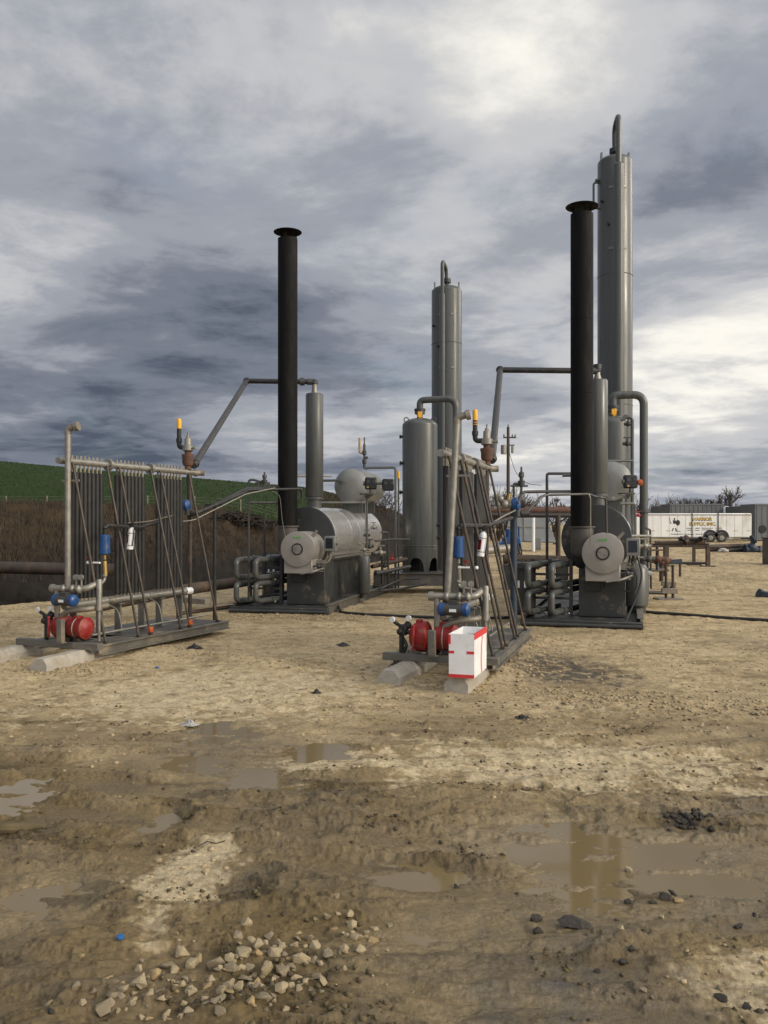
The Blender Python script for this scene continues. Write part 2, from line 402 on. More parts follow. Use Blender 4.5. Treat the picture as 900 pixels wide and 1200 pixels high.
def fields(x, y):
    x = np.asarray(x, float); y = np.asarray(y, float)
    f = {}
    nA = fbm(x * .9, y * .9, 4, 11); nB = fbm(x * 2.6, y * 2.6, 4, 23); nC = fbm(x * .35, y * .35, 3, 31)
    nz = nA * .55 + nB * .55
    far = ss(5.2, 8.4, y + nA * 2.2 + nB * .7 + .12 * x)                # mud in front, packed caliche beyond
    pud = np.zeros_like(x)
    nP = .45 * fbm(x * 5.2 + 2 * nB, y * 6.5, 3, 131) + .22 * fbm(x * 14, y * 17, 2, 137)
    for a in ((575, 870, 962, 1062), (-20, 110, 1030, 1085), (205, 310, 846, 872), (190, 262, 884, 910),
              (262, 340, 902, 934), (-30, 70, 912, 955), (165, 215, 945, 980), (330, 410, 868, 892), (420, 560, 1010, 1040)):
        pud = np.maximum(pud, patch(x, y, *a, nz * .85 + nP * .9, .45))
    f['pud'] = pud
    slurry = np.zeros_like(x)
    for a in ((430, 700, 1050, 1230), (-60, 140, 1010, 1110), (560, 880, 950, 1070), (180, 350, 840, 940)):
        slurry = np.maximum(slurry, patch(x, y, *a, nz * .8, .5))
    f['slurry'] = slurry
    pale = np.zeros_like(x)
    nz = nz + nP * .9
    for a, w_ in (((60, 430, 785, 850), .9), ((340, 480, 880, 912), .8), ((420, 930, 868, 940), .85), ((165, 262, 985, 1085), 1.), ((790, 960, 1110, 1190), .8),
                  ((560, 760, 815, 850), .5), ((-60, 20, 845, 880), .5), ((300, 560, 735, 800), .45), ((760, 960, 800, 850), .4), ((640, 960, 740, 775), .3)):
        pale = np.maximum(pale, w_ * patch(x, y, *a, nz * 1.1, .6))
    f['pale'] = np.clip(pale, 0, 1)
    pale = ss(.18, .62, pale + .55 * nP)
    dark = np.zeros_like(x)
    for a, w_ in (((590, 730, 770, 808), 1.5), ((560, 800, 1100, 1220), .7), ((780, 850, 955, 985), .5), ((850, 960, 858, 890), .6), ((880, 960, 750, 780), .6), ((590, 660, 740, 780), .5),
                  ((250, 330, 900, 940), .3), ((0, 90, 960, 985), .5), ((240, 300, 1020, 1050), .3)):
        dark = np.maximum(dark, w_ * patch(x, y, *a, nz * 1.1, .6))
    f['dark'] = dark
    f['mud'] = np.clip((1 - far) * (1 - .75 * f['pale']), 0, 1)
    f['nA'], f['nB'], f['nC'] = nA, nB, nC
    f['crumb'] = ss(.02, .34, fbm(x * 1.35 + .4 * nB, y * 3.3, 4, 171, .6)) * (1 - .6 * f['pale'])
    xe = np.interp(y, EY, EX) + nA * .5
    s = (xe - x) * .85
    f['s'] = s
    return f
def height(x, y, f=None, fine=True):
    x = np.asarray(x, float); y = np.asarray(y, float)
    f = f or fields(x, y)
    near = 1 - ss(18, 40, y)
    h = .035 * f['nC'] + .016 + .02 * f['nA'] * near
    mud, pale = f['mud'], f['pale']
    wx, wy = x + .25 * f['nB'], y + .18 * f['nA']
    rut = 1 - np.abs(fbm(wx * .75 + .3 * wy, wy * 2.3 - .25 * wx, 3, 41)) * 2.4
    rut2 = fbm(wx * 1.6 - wy * .8, wy * 4.2 + wx * .5, 3, 47)
    h += mud * (.034 * (rut - .55) + .022 * rut2)
    tn = (fbm(wx * 1.7 + .6 * wy, wy * 4.4, 5, 141, .58) + .35 * f['nB']) * 5.5; fr = tn - np.floor(tn)      # torn, slumped ledges
    h += mud * .042 * ((np.floor(tn) + ss(.80, .98, fr)) / 5.5 * 1.6)
    for (y0, k1, k2, dep, xa, xb) in ((6.05, .10, .05, .030, -9, 9), (5.55, .10, .05, .026, -9, 9), (4.55, -.16, .04, .030, -9, 1.2), (4.12, -.16, .04, .026, -9, 1.0), (3.55, .22, -.05, .022, -.6, 9), (7.4, .06, .02, .016, -3, 9), (7.95, .06, .02, .016, -3, 9)):
        yc = y0 + k1 * x + k2 * x * x * .3 + .10 * np.sin(x * .9 + y0); u = (y - yc) / .16; gate = ss(xa, xa + .8, x) * (1 - ss(xb - .8, xb, x)) * (.35 + .65 * ss(-.2, .25, f['nA'] + .15))
        prof = np.exp(-u ** 4) - .55 * np.exp(-((np.abs(u) - 1.35) / .38) ** 2)
        lug = .25 * np.sin((x * 26 + np.abs(u) * 5)) * np.exp(-u ** 4)
        h -= dep * gate * (prof + lug * .5) * (.45 + .55 * mud)
    if fine:
        c1 = fbm(x * 5.5, y * 6.5, 3, 53); c2 = fbm(x * 15, y * 17, 3, 59); c3 = fbm(x * 42, y * 42, 2, 61)
        rough = .35 + .65 * ss(-.15, .3, fbm(x * 1.3, y * 1.6, 2, 67))
        dm = np.clip(1 - f['slurry'] * .7, 0, 1)
        crumb = f['crumb']
        h += (mud * dm * rough * (.020 * np.maximum(c1, -.08) + crumb * (.030 * np.maximum(c2, -.05) + .016 * np.maximum(c3, -.1) + .022 * np.maximum(c1, 0)))
              + (1 - mud) * (.017 * c1 + .010 * np.maximum(c2, -.1) * (.4 + rough) + .004 * c3)) * near
        # clods at the edge of the trodden part
        h += .03 * np.maximum(0, fbm(x * 9, y * 9, 2, 71) - .22) * (mud * dm + .35 * (1 - mud)) * near
    lvl = -.014 + .028 * np.maximum(fbm(x * 3.0 + .6 * f['nB'], y * 6.2, 4, 83), -.3) + .016 * np.maximum(fbm(x * 11, y * 18, 3, 85), -.1)
    h = np.maximum(h, .004 + 0 * h) * (1 - f['pud']) + lvl * f['pud']
    sl = f['slurry'] * (1 - f['pud'])
    h = h * (1 - .72 * sl) + .72 * sl * (-.002 + .020 * rut2 + .010 * f['nB'] + f['crumb'] * .018)
    # loose windrow of dirt along the tyre track by the coolers
    for (x0, y0, x1, y1, a, w_) in ((-3.0, 11.0, -.7, 9.6, .05, .35), (1.3, 9.2, 2.1, 11.8, .07, .25), (-6, 13.8, -3.6, 12.7, .05, .4), (1.5, 8.0, 6, 7.4, .03, .35)):
        dx, dy = x1 - x0, y1 - y0; ll = dx * dx + dy * dy
        tt = np.clip(((x - x0) * dx + (y - y0) * dy) / ll, 0, 1)
        dd = np.hypot(x - x0 - tt * dx, y - y0 - tt * dy) + f['nB'] * .15
        h += a * np.exp(-(dd / w_) ** 2) * (.6 + f['nA'])
    # ditch, weedy bank and the green hill
    s = f['s']
    bank = ss(.2, 2.0, s)
    zb = -.35 * ss(.2, 1.6, s) * (1 - ss(2.5, 6, s)) + np.minimum((.20 + .5 * ss(30, 62, y)) * np.maximum(s - 2.2 + ss(30, 62, y), 0), 2.3 + .9 * ss(50, 80, y) * ss(-9, -2, x) + .01 * np.maximum(s - 2.2, 0))
    zb = zb * (1 - ss(60, 120, y) * .3) + .18 * f['nC'] * bank + (.10 * f['nB'] + .22 * f['nA']) * bank
    ang = np.clip((x / np.maximum(y, 1) + .45) / .58, -.6, 1)           # 0 at the photo's left edge, 1 where the hill dies out
    crest = np.interp(ang, [-.6, 0, .18, .40, .62, .70, .77, .86, 1], [11.5, 9.2, 8.2, 7.1, 6.0, 4.9, 2.6, .8, 0])
    hz = ss(44, 108, y) * np.maximum(crest - zb, 0) * (1 - ss(112, 200, y) * .8)
    return h * (1 - bank) + bank * zb + hz * ss(0, 4, s) * ss(42, 52, y)

def make_ground():
    a1 = np.linspace(-30, 30, 760); a0 = np.linspace(-84, -30.6, 46); a2 = np.linspace(30.6, 84, 46)
    A = np.radians(np.concatenate([a0, a1, a2]))
    rr = np.concatenate([np.linspace(.8, 2.35, 14)[:-1], 2.35 * (22 / 2.35) ** np.linspace(0, 1, 820), 22 * (900 / 22) ** np.linspace(0, 1, 190)[1:]])
    AA, RR = np.meshgrid(A, rr)
    x = np.sin(AA) * RR; y = np.cos(AA) * RR
    f = fields(x, y); z = height(x, y, f)
    nr, nc = x.shape
    s = f['s']
    # albedo of the surface itself: dry caliche, mud, slurry, asphalt crumbs, soil, weeds
    def mixc(c, t, k): return c * (1 - k[..., None]) + np.array(t) * k[..., None]
    nD = fbm(x * 7, y * 7, 3, 91); nE = fbm(x * 1.1, y * 1.9, 4, 97); nF = fbm(x * 26, y * 26, 2, 99)
    c = np.ones(x.shape + (3,)) * np.array((.45, .35, .205))
    c = mixc(c, (.31, .238, .135), ss(-.05, .45, nE) * .75)
    c = mixc(c, (.50, .405, .255), ss(.1, .45, fbm(x * .8, y * 2.2, 3, 101)) * .5)
    c = mixc(c, (.162, .118, .054), np.clip(f['mud'] * 1.0, 0, 1))
    c = mixc(c, (.070, .050, .023), f['mud'] * np.clip(.35 * ss(-.1, .45, nE + nD * .5) + .75 * f['crumb'], 0, .9))
    c = mixc(c, (.24, .18, .088), f['slurry'] * .8 * (1 - .7 * f['crumb']))
    c = mixc(c, (.50, .41, .26), ss(.32, .72, f['pale'] * .8 + .55 * nD + .3 * nF + .25 * (nE)) * np.clip(f['pale'] * 1.6, 0, 1) * .85)
    c = mixc(c, (.06, .056, .052), np.clip(f['dark'] * (.55 + 1.3 * nD), 0, .9))
    c = mixc(c, (.26, .198, .112), ss(.0, .4, fbm(x * .22, y * .5, 4, 161)) * .6 * (1 - f['pale']))
    c = mixc(c, (.185, .138, .075), ss(.05, .4, fbm(x * 1.7 + 5, y * 3.1, 4, 151)) * .55 * (1 - f['pale']))
    c = mixc(c, (.13, .10, .06), ss(.26, .42, fbm(x * 6 + 3, y * 9, 3, 153)) * .5)
    c *= (1 + .30 * nD + .26 * nF)[..., None]
    soil = ss(.3, 1.2, s + .8 * f['nB'])
    bk = np.ones_like(c) * np.array((.022, .018, .014))
    wd = ss(4.2, 6.0, s + f['nA'])
    bk = mixc(bk, (.036, .025, .015), wd)
    bk = mixc(bk, (.062, .042, .022), wd * ss(6, 10, s + 2 * f['nC'] + f['nB'] * 3) * .75)
    bk *= (1 + .5 * f['nB'] + .35 * nD)[..., None]
    c = mixc(c, (0, 0, 0), soil) + bk * soil[..., None]
    gr = np.ones_like(c) * np.array((.020, .038, .009)); gr = mixc(gr, (.028, .046, .010), ss(0, .5, f['nA'])) * (1 + .5 * nD)[..., None]
    hill = ss(41.5, 43.5, y + f['nA'] * 2) * ss(1.5, 3, s) * ss(-.035, -.075, x / np.maximum(y, 1)) 
    c = c * (1 - hill[..., None]) + gr * hill[..., None]
    c = np.clip(c, .004, .8)
    wet = np.clip(f['mud'] * (.6 + .9 * nE) + f['slurry'] * .6 - f['pale'] * .7 - .3 * f['crumb'], 0, 1) * (1 - soil)
    vid = np.arange(nr * nc).reshape(nr, nc)
    q = np.stack([vid[:-1, :-1], vid[:-1, 1:], vid[1:, 1:], vid[1:, :-1]], -1).reshape(-1, 4)[:, ::-1]
    sf = s[:-1, :-1].reshape(-1); yf = y[:-1, :-1].reshape(-1)
    kind = np.where(sf > 1.0, 1, 0); kind = np.where((kind == 1) & (yf > 42.5) & (sf > 2), 2, kind)
    co = np.stack([x, y, z], -1).reshape(-1, 3); cc = c.reshape(-1, 3); ww = wet.reshape(-1)
    for k, nm, m in ((0, 'ground', 'ground'), (1, 'embankment_terrain', 'ground'), (2, 'hill', 'ground')):
        qq = q[kind == k]; used = np.unique(qq); remap = np.full(nr * nc, -1); remap[used] = np.arange(len(used)); qq = remap[qq]
        me = bpy.data.meshes.new(nm)
        me.vertices.add(len(used)); me.vertices.foreach_set('co', co[used].astype(np.float32).ravel())
        me.loops.add(qq.size); me.loops.foreach_set('vertex_index', qq.astype(np.int32).ravel())
        me.polygons.add(len(qq)); me.polygons.foreach_set('loop_start', np.arange(0, qq.size, 4, dtype=np.int32)); me.polygons.foreach_set('loop_total', np.full(len(qq), 4, np.int32))
        me.polygons.foreach_set('use_smooth', np.ones(len(qq), bool))
        me.update(calc_edges=True); me.validate()
        at = me.color_attributes.new('soil', 'FLOAT_COLOR', 'POINT')
        at.data.foreach_set('color', np.concatenate([cc[used], np.ones((len(used), 1))], 1).astype(np.float32).ravel())
        at2 = me.attributes.new('wet', 'FLOAT', 'POINT'); at2.data.foreach_set('value', ww[used].astype(np.float32))
        me.materials.append(MATS['ground'])
        o = bpy.data.objects.new(nm, me); COL.objects.link(o); o['kind'] = 'structure'

# earth material: the sheet's own mottled colour plus grit
g = bpy.data.materials.new('ground'); g.use_nodes = True; MATS['ground'] = g
t = g.node_tree; t.nodes.clear(); nn = t.nodes.new; ll = t.links.new
out = nn('ShaderNodeOutputMaterial'); bs = nn('ShaderNodeBsdfPrincipled'); ll(bs.outputs[0], out.inputs[0])
ca = nn('ShaderNodeVertexColor'); ca.layer_name = 'soil'
aw = nn('ShaderNodeAttribute'); aw.attribute_name = 'wet'
co = nn('ShaderNodeTexCoord')
n1_ = nn('ShaderNodeTexNoise'); n1_.inputs['Scale'].default_value = 48; n1_.inputs['Detail'].default_value = 8; n1_.inputs['Roughness'].default_value = .74; ll(co.outputs['Object'], n1_.inputs['Vector'])
v1 = nn('ShaderNodeTexVoronoi'); v1.inputs['Scale'].default_value = 22; v1.inputs['Randomness'].default_value = 1; ll(co.outputs['Object'], v1.inputs['Vector'])
vr = nn('ShaderNodeMapRange'); ll(v1.outputs['Distance'], vr.inputs['Value']); vr.inputs['From Min'].default_value = .08; vr.inputs['From Max'].default_value = .24
vr.inputs['To Min'].default_value = 1.22; vr.inputs['To Max'].default_value = .97
mr = nn('ShaderNodeMapRange'); ll(n1_.outputs[0], mr.inputs['Value']); mr.inputs['From Min'].default_value = .25; mr.inputs['From Max'].default_value = .75; mr.inputs['To Min'].default_value = .62; mr.inputs['To Max'].default_value = 1.38
mm = nn('ShaderNodeMath'); mm.operation = 'MULTIPLY'; ll(mr.outputs[0], mm.inputs[0]); ll(vr.outputs[0], mm.inputs[1])
vm = nn('ShaderNodeVectorMath'); vm.operation = 'SCALE'; ll(ca.outputs[0], vm.inputs[0]); ll(mm.outputs[0], vm.inputs['Scale'])
ll(vm.outputs[0], bs.inputs['Base Color'])
rg = nn('ShaderNodeMapRange'); ll(aw.outputs['Fac'], rg.inputs['Value']); rg.inputs['To Min'].default_value = .95; rg.inputs['To Max'].default_value = .24; ll(rg.outputs[0], bs.inputs['Roughness'])
sp = nn('ShaderNodeMapRange'); ll(aw.outputs['Fac'], sp.inputs['Value']); sp.inputs['To Min'].default_value = .12; sp.inputs['To Max'].default_value = .55; ll(sp.outputs[0], bs.inputs['Specular IOR Level'])
bp = nn('ShaderNodeBump'); bp.inputs['Strength'].default_value = .85; bp.inputs['Distance'].default_value = .014
ad = nn('ShaderNodeMath'); ad.operation = 'MULTIPLY'; ad.inputs[1].default_value = 1.0; ll(n1_.outputs[0], ad.inputs[0]); ll(ad.outputs[0], bp.inputs['Height']); ll(bp.outputs[0], bs.inputs['Normal'])
make_ground()

# muddy standing water
wm = bpy.data.materials.new('muddy_water'); wm.use_nodes = True; MATS['muddy_water'] = wm
t = wm.node_tree; bs = t.nodes['Principled BSDF']
bs.inputs['Base Color'].default_value = (.185, .137, .066, 1); bs.inputs['Roughness'].default_value = .06; bs.inputs['IOR'].default_value = 1.5
nz_ = t.nodes.new('ShaderNodeTexNoise'); nz_.inputs['Scale'].default_value = 9; nz_.inputs['Detail'].default_value = 3
tc_ = t.nodes.new('ShaderNodeTexCoord'); t.links.new(tc_.outputs['Object'], nz_.inputs['Vector'])
bp_ = t.nodes.new('ShaderNodeBump'); bp_.inputs['Strength'].default_value = .05; bp_.inputs['Distance'].default_value = .004
t.links.new(nz_.outputs[0], bp_.inputs['Height']); t.links.new(bp_.outputs[0], bs.inputs['Normal'])
me = bpy.data.meshes.new('water'); me.from_pydata([(-4.5, 1.6, -.006), (5, 1.6, -.006), (5, 8.6, -.006), (-4.5, 8.6, -.006)], [], [(0, 1, 2, 3)])
me.materials.append(wm); o = bpy.data.objects.new('water', me); COL.objects.link(o); o['kind'] = 'structure'

def gz(x, y): return float(height(np.array([x]), np.array([y]))[0])

# ---------------------------------------------------------------- dead weeds and grass (nobody could count them)
def blades(name, n, sampler, hmin, hmax, wid, cols, label):
    xs, ys = sampler(n); n = len(xs); wk = np.maximum(1, ys / 40)
    zs = height(xs, ys)
    rng = np.random.default_rng(5)
    h = rng.uniform(hmin, hmax, n); a = rng.uniform(0, 2 * np.pi, n); ln_ = rng.uniform(.05, .6, n) * h; a2 = rng.uniform(0, 2 * np.pi, n)
    w = wid * rng.uniform(.6, 1.5, n) * wk
    b0 = np.stack([xs - np.cos(a) * w, ys - np.sin(a) * w, zs - .03], -1); b1 = np.stack([xs + np.cos(a) * w, ys + np.sin(a) * w, zs - .03], -1)
    tp = np.stack([xs + np.cos(a2) * ln_, ys + np.sin(a2) * ln_, zs + h], -1)
    v = np.stack([b0, b1, tp], 1).reshape(-1, 3)
    me = bpy.data.meshes.new(name); me.vertices.add(3 * n); me.vertices.foreach_set('co', v.astype(np.float32).ravel())
    me.loops.add(3 * n); me.loops.foreach_set('vertex_index', np.arange(3 * n, dtype=np.int32))
    me.polygons.add(n); me.polygons.foreach_set('loop_start', np.arange(0, 3 * n, 3, dtype=np.int32)); me.polygons.foreach_set('loop_total', np.full(n, 3, np.int32))
    ci = rng.integers(0, len(cols), n)
    for c in cols: me.materials.append(MATS[c])
    me.polygons.foreach_set('material_index', ci.astype(np.int32)); me.update(calc_edges=True)
    o = bpy.data.objects.new(name, me); COL.objects.link(o); o['kind'] = 'stuff'; o['label'] = label; return o
mat('weed_brown', (.042, .029, .018), .9, 0, .35, .5, 0); mat('weed_dark', (.026, .019, .012), .9, 0, .3, .5, 0); mat('weed_straw', (.07, .048, .026), .9, 0, .3, .5, 0)
mat('grass_green', (.021, .040, .009), .85, 0, .2, .3, 0); mat('grass_olive', (.027, .048, .010), .85, 0, .2, .3, 0)
def samp_bank(n):
    rng = np.random.default_rng(3); y = 17 + 63 * rng.random(n * 2) ** 1.6; x = rng.uniform(-.62, .09, n * 2) * y
    f = fields(x, y); s = f['s']; k = (s > 3.4) & (np.abs(x / y) < .62) & (rng.random(n * 2) < ss(3.6, 7, s + f['nB'] * 3)) & (f['nB'] + .6 * f['nA'] > -.35) & ((y < 43) | (x / y > -.075))
    return x[k][:n], y[k][:n]
blades('dead_weeds', 70000, samp_bank, .06, .34, .012, ['weed_brown', 'weed_brown', 'weed_dark', 'weed_straw'], 'dry brown weeds covering the bank behind the equipment')
def samp_hill(n):
    rng = np.random.default_rng(4); y = 43 + 70 * rng.random(n * 2) ** 1.3; x = (rng.uniform(-.62, .05, n * 2)) * y
    f = fields(x, y); k = (f['s'] > 3) & (x / y < -.06); return x[k][:n], y[k][:n]
blades('grass', 22000, samp_hill, .03, .11, .035, ['grass_green', 'grass_green', 'grass_olive'], 'short green grass on the far hill')
# ================================================================ equipment builders
def gauge(mb, c, axis, r): mb.cyl(Vector(c), Vector(c) + Vector(axis) * r * .7, r, n=14)

# ---- glycol cooler rack on its skid: v across (to the right), d along, z up
def cooler(F, lab, right):
    g = 'glycol cooler racks'
    t = T('cooler_rack', lab, 'cooler', F, (0, 0, 0.03), g)
    m = MB()
    for v in (-.56, .56): m.ibeam((v, -.02, .15), (v, 2.8, .15), .09, .12)
    for d in (.55, 1.25, 1.95, 2.75): m.box(-.51, .51, d - .035, d + .035, .11, .19)
    sk = t.part('skid_frame', m, 'skid_grey')
    m = MB(); m.box(-.66, .64, -.13, -.03, .165, .245, .004); t.part('front_channel', m, 'skid_grey')
    m = MB(); m.box(-.5, .5, .78, 2.72, .206, .216, .002)
    m.box(.18, .5, .05, .74, .206, .216, .002); t.part('deck_plate', m, 'deck_steel')
    # top header
    m = MB(); m.cyl((0, -.1, 2.46), (0, 2.72, 2.46), .042, n=18)
    th = t.part('top_header', m, 'galvanised')
    for d in (.80, 1.66):
        m = MB(); m.elbow_flange((0, d, 2.46), (0, 1, 0), .078, .022); t.part('flange', m, 'galvanised', th)
    m = MB(); m.ball((0, 2.76, 2.46), .058, (1, .8, 1)); m.tube([(0, 2.70, 2.46), (.04, 2.80, 2.46), (.11, 2.83, 2.46)], .045, 12, .05); t.part('end_elbow', m, 'pipe_steel', th)
    # three banks of finned tubes
    k = 0
    for (d0, d1, nt_) in ((.10, .69, 8), (.93, 1.535, 8), (1.80, 2.405, 8)):
        nb = t.holder('tube_bank')
        for i in range(nt_):
            d = d0 + .036 + (d1 - d0 - .072) * i / (nt_ - 1)
            m = MB(); m.lathe((0, d, .735), (0, 0, 1), [(0, .015), (.004, .034), (1.596, .034), (1.60, .015)], 12, True); m.mi = 1
            m.cyl((0, d, 2.33), (0, d, 2.54), .014, n=8); m.cyl((0, d, .68), (0, d, .74), .013, n=8); m.cyl((0, d, 2.36), (0, d, 2.39), .018, n=8)
            t.part('finned_tube', m, ['fin_tube', 'pipe_steel'], nb)
        m = MB(); m.cyl((0, d0 - .1, .66), (0, d1 + .10, .66), .045, n=16); hb = t.part('bottom_header', m, 'galvanised')
        m = MB(); m.cyl((0, d1 + .10, .66), (.03, d1 + .20, .66), .052, n=14); t.part('end_plug', m, 'white_plastic' if d0 > 1.5 else 'pipe_steel', hb)
        for d in (d0 + .06, d1 - .06):
            m = MB(); m.box(-.05, .05, d - .012, d + .012, .217, .60); m.box(-.07, .07, d - .05, d + .05, .60, .615); t.part('header_stand', m, 'skid_grey')
    # braces down to the skid edge
    for i, d in enumerate((.10, .72, .96, 1.62, 1.83, 2.52)):
        m = MB(); m.cyl((.045, d, 2.44), (.535, d + .03, .22), .0165, n=8); m.box(.51, .56, d + .01, d + .05, .211, .24)
        b = t.part('brace', m, 'brace_steel')
        if i in (2, 4) and not right:
            m = MB(); m.box(.51, .56, d + .0, d + .07, .242, .32, .01); t.part('tag', m, 'orange_plastic', b)
    m = MB(); m.tube([(-.02, 2.62, 2.42), (-.02, 2.64, 1.7)], .042, 12); m.tube([(-.02, 2.64, 1.7), (-.02, 2.64, .23)], .030, 12); t.part('rear_post', m, 'brace_steel')
    # inlet riser with capped elbow
    m = MB(); rv = .10 if not right else .17
    rb = rv if not right else .06
    m.tube([(rb, -.04, .88), (rv, -.04, 2.80)], .037, 14); rs = t.part('inlet_riser', m, 'galvanised')
    m = MB(); m.tube([(rv, -.04, 2.78), (rv, -.04, 2.845), (rv + .10, -.02, 2.875)], .040, 12, .05); m.cyl((rv + .095, -.02, 2.87), (rv + .14, -.01, 2.88), .056, n=14); t.part('capped_elbow', m, 'pipe_steel', rs)
    m = MB(); m.box(rv - .13, rv + .14, -.008, .008, 2.20, 2.225); t.part('pipe_clamp', m, 'galvanised', rs)
    # manifold
    m = MB(); m.tube([(-.10, -.06, .885), (.36, -.02, .885), (.42, .12, .95)], .040, 14, .06)
    m.cyl((-.14, -.06, .885), (-.09, -.06, .885), .052, n=14); m.tube([(-.05, -.06, .86), (-.05, -.06, .50)], .036, 12)
    for v in (.06, .20, .30): m.ball((v, -.06, .885), .055, (.6, 1, 1))
    mf = t.part('manifold', m, 'galvanised')
    m = MB(); m.tube([(-.03, -.06, .50), (.14, -.09, .62), (.38, .0, .64), (.42, .3, .66)], .034, 12, .08); t.part('suction_pipe', m, 'pipe_steel', mf)
    for v in (.33, .25):
        m = MB(); m.cyl((v, -.06, .92), (v, -.06, 1.0), .012, n=8); gauge(m, (v, -.06, 1.03), (.2, -.9, 0), .035); t.part('gauge', m, 'galvanised', mf)
    m = MB(); m.cyl((.06, -.16, .755), (.27, -.16, .755), .068, n=18); m.box(.12, .21, -.20, -.10, .81, .85); fh = t.part('actuator', m, 'pipe_grey')
    for v0, v1 in ((-.01, .06), (.27, .34)):
        m = MB(); sg = 1 if v1 > .2 else -1
        m.lathe((v0 if sg > 0 else v1, -.16, .755), (sg, 0, 0), [(0, .074), (.045, .074), (.06, .060), (.072, .03)], 18); t.part('end_cap', m, 'paint_blue', fh)
    m = MB(); m.obox((.165, -.2275, .75), (.038, 0, 0), (0, .002, 0), (0, 0, .016)); t.part('label_plate', m, 'white_plastic', fh)
    # filter cylinder and blue pot
    m = MB(); m.lathe((.46, .1, .62), (0, 0, 1), [(0, .036), (.36, .036), (.38, .028)], 16); m.tube([(.46, .1, .62), (.46, .1, .24)], .018, 8); t.part('strainer', m, 'galvanised')
    pv, pd = (.46, .20) if not right else (.15, .12)
    m = MB(); m.lathe((pv, pd, 1.30), (0, 0, 1), [(0, .045), (.012, .066), (.23, .066), (.245, .05)], 20); pot = t.part('filter_pot', m, 'paint_blue')
    m = MB(); m.cyl((pv, pd, 1.545), (pv, pd, 1.61), .022, n=10); m.ball((pv, pd, 1.63), .03); t.part('pot_fitting', m, 'pipe_black', pot)
    m = MB(); m.tube([(pv, pd, 1.30), (pv, pd, 1.24)], .02, 10); m.tube([(pv, pd, 1.22), (pv + .01, pd, 1.05)], .026, 10); t.part('sight_tube', m, 'brass' if not right else 'pipe_steel', pot)
    m = MB(); m.tube([(pv, pd, 1.06), (pv, pd, .98), (.46, .1, .93)], .02, 10, .04); m.ball((pv, pd, 1.04), .032); t.part('drain_pipe', m, 'galvanised', pot)
    m = MB(); s0 = -.06 if not right else .07
    m.tube([(pv + s0 * .2, pd - .07, 1.20), (pv - .12 + (.26 if right else 0), pd - .07, 1.20)], .012, 8); m.ball((pv - .2 + (.42 if right else 0), pd - .07, 1.20), .021); vv = t.part('needle_valve', m, 'white_plastic')
    m = MB(); m.obox((pv - .18 + (.28 if right else 0), pd - .07, 1.265), (.03, 0, 0), (0, .012, 0), (0, 0, .012)); m.cyl((pv - .18 + (.28 if right else 0), pd - .07, 1.2), (pv - .18 + (.28 if right else 0), pd - .07, 1.26), .008, n=6); t.part('valve_handle', m, 'paint_red', vv)
    # low tie pipes along the deck
    m = MB(); m.tube([(.30, .0, .30), (.30, 2.6, .30)], .014, 8); t.part('drain_line', m, 'galvanised'); m = MB(); m.tube([(.12, .0, .26), (.12, 2.6, .26)], .014, 8); t.part('drain_line', m, 'galvanised')
    m = MB(); m.tube([(.02, .72, .64), (.22, .74, .55), (.27, .74, .30)], .008, 8, .08); t.part('vent_tube', m, 'galvanised')
    m = MB(); m.tube([(.02, 1.6, .64), (.2, 1.6, .55), (.26, 1.6, .30)], .008, 8, .08); t.part('vent_tube', m, 'galvanised')
    # relief valve standing on the far end of the header
    q = T('relief_valve', 'relief valve with rust brown coupling and black yellow tipped vent on the %s cooler' % ('taped box' if right else 'hill side'), 'relief valve', F, (0, 2.56, 2.50), 'relief valves on the cooler racks')
    m = MB(); m.lathe((0, 2.56, 2.50), (0, 0, 1), [(0, .05), (.05, .05), (.06, .07), (.1, .085), (.17, .085), (.20, .095), (.23, .095), (.24, .05), (.27, .05)], 16); q.part('coupling', m, 'rust')
    m = MB(); m.lathe((0, 2.56, 2.77), (0, 0, 1), [(0, .05), (.02, .085), (.09, .085), (.10, .055), (.2, .050), (.215, .03), (.24, .03), (.245, .012), (.30, .012)], 16); m.cyl((.02, 2.56, 2.82), (.16, 2.53, 2.82), .016, n=8); m.cyl((.15, 2.55, 2.79), (.15, 2.55, 2.85), .01, n=6); q.part('valve_body', m, 'galvanised')
    m = MB(); m.tube([(-.05, 2.56, 2.84), (-.17, 2.57, 2.84), (-.17, 2.57, 2.98)], .036, 12, .07); m.cyl((-.17, 2.57, 2.92), (-.17, 2.57, 2.98), .045, n=12); q.part('vent_elbow', m, 'pipe_black')
    m = MB(); m.tube([(-.17, 2.57, 2.98), (-.17, 2.57, 3.13)], .034, 12); vp = q.part('vent_pipe', m, 'pipe_black')
    m = MB(); m.lathe((-.17, 2.57, 3.13), (0, 0, 1), [(0, .036), (.03, .036), (.13, .037), (.15, .028), (.155, .01)], 12); q.part('vent_tip', m, 'paint_yellow', vp)
    if right:
        m = MB(); m.torus((-.17, 2.57, 3.07), (0, 0, 1), .034, .006); m.torus((-.17, 2.57, 3.10), (0, 0, 1), .034, .006); q.part('yellow_band', m, 'paint_yellow', vp)
    return t

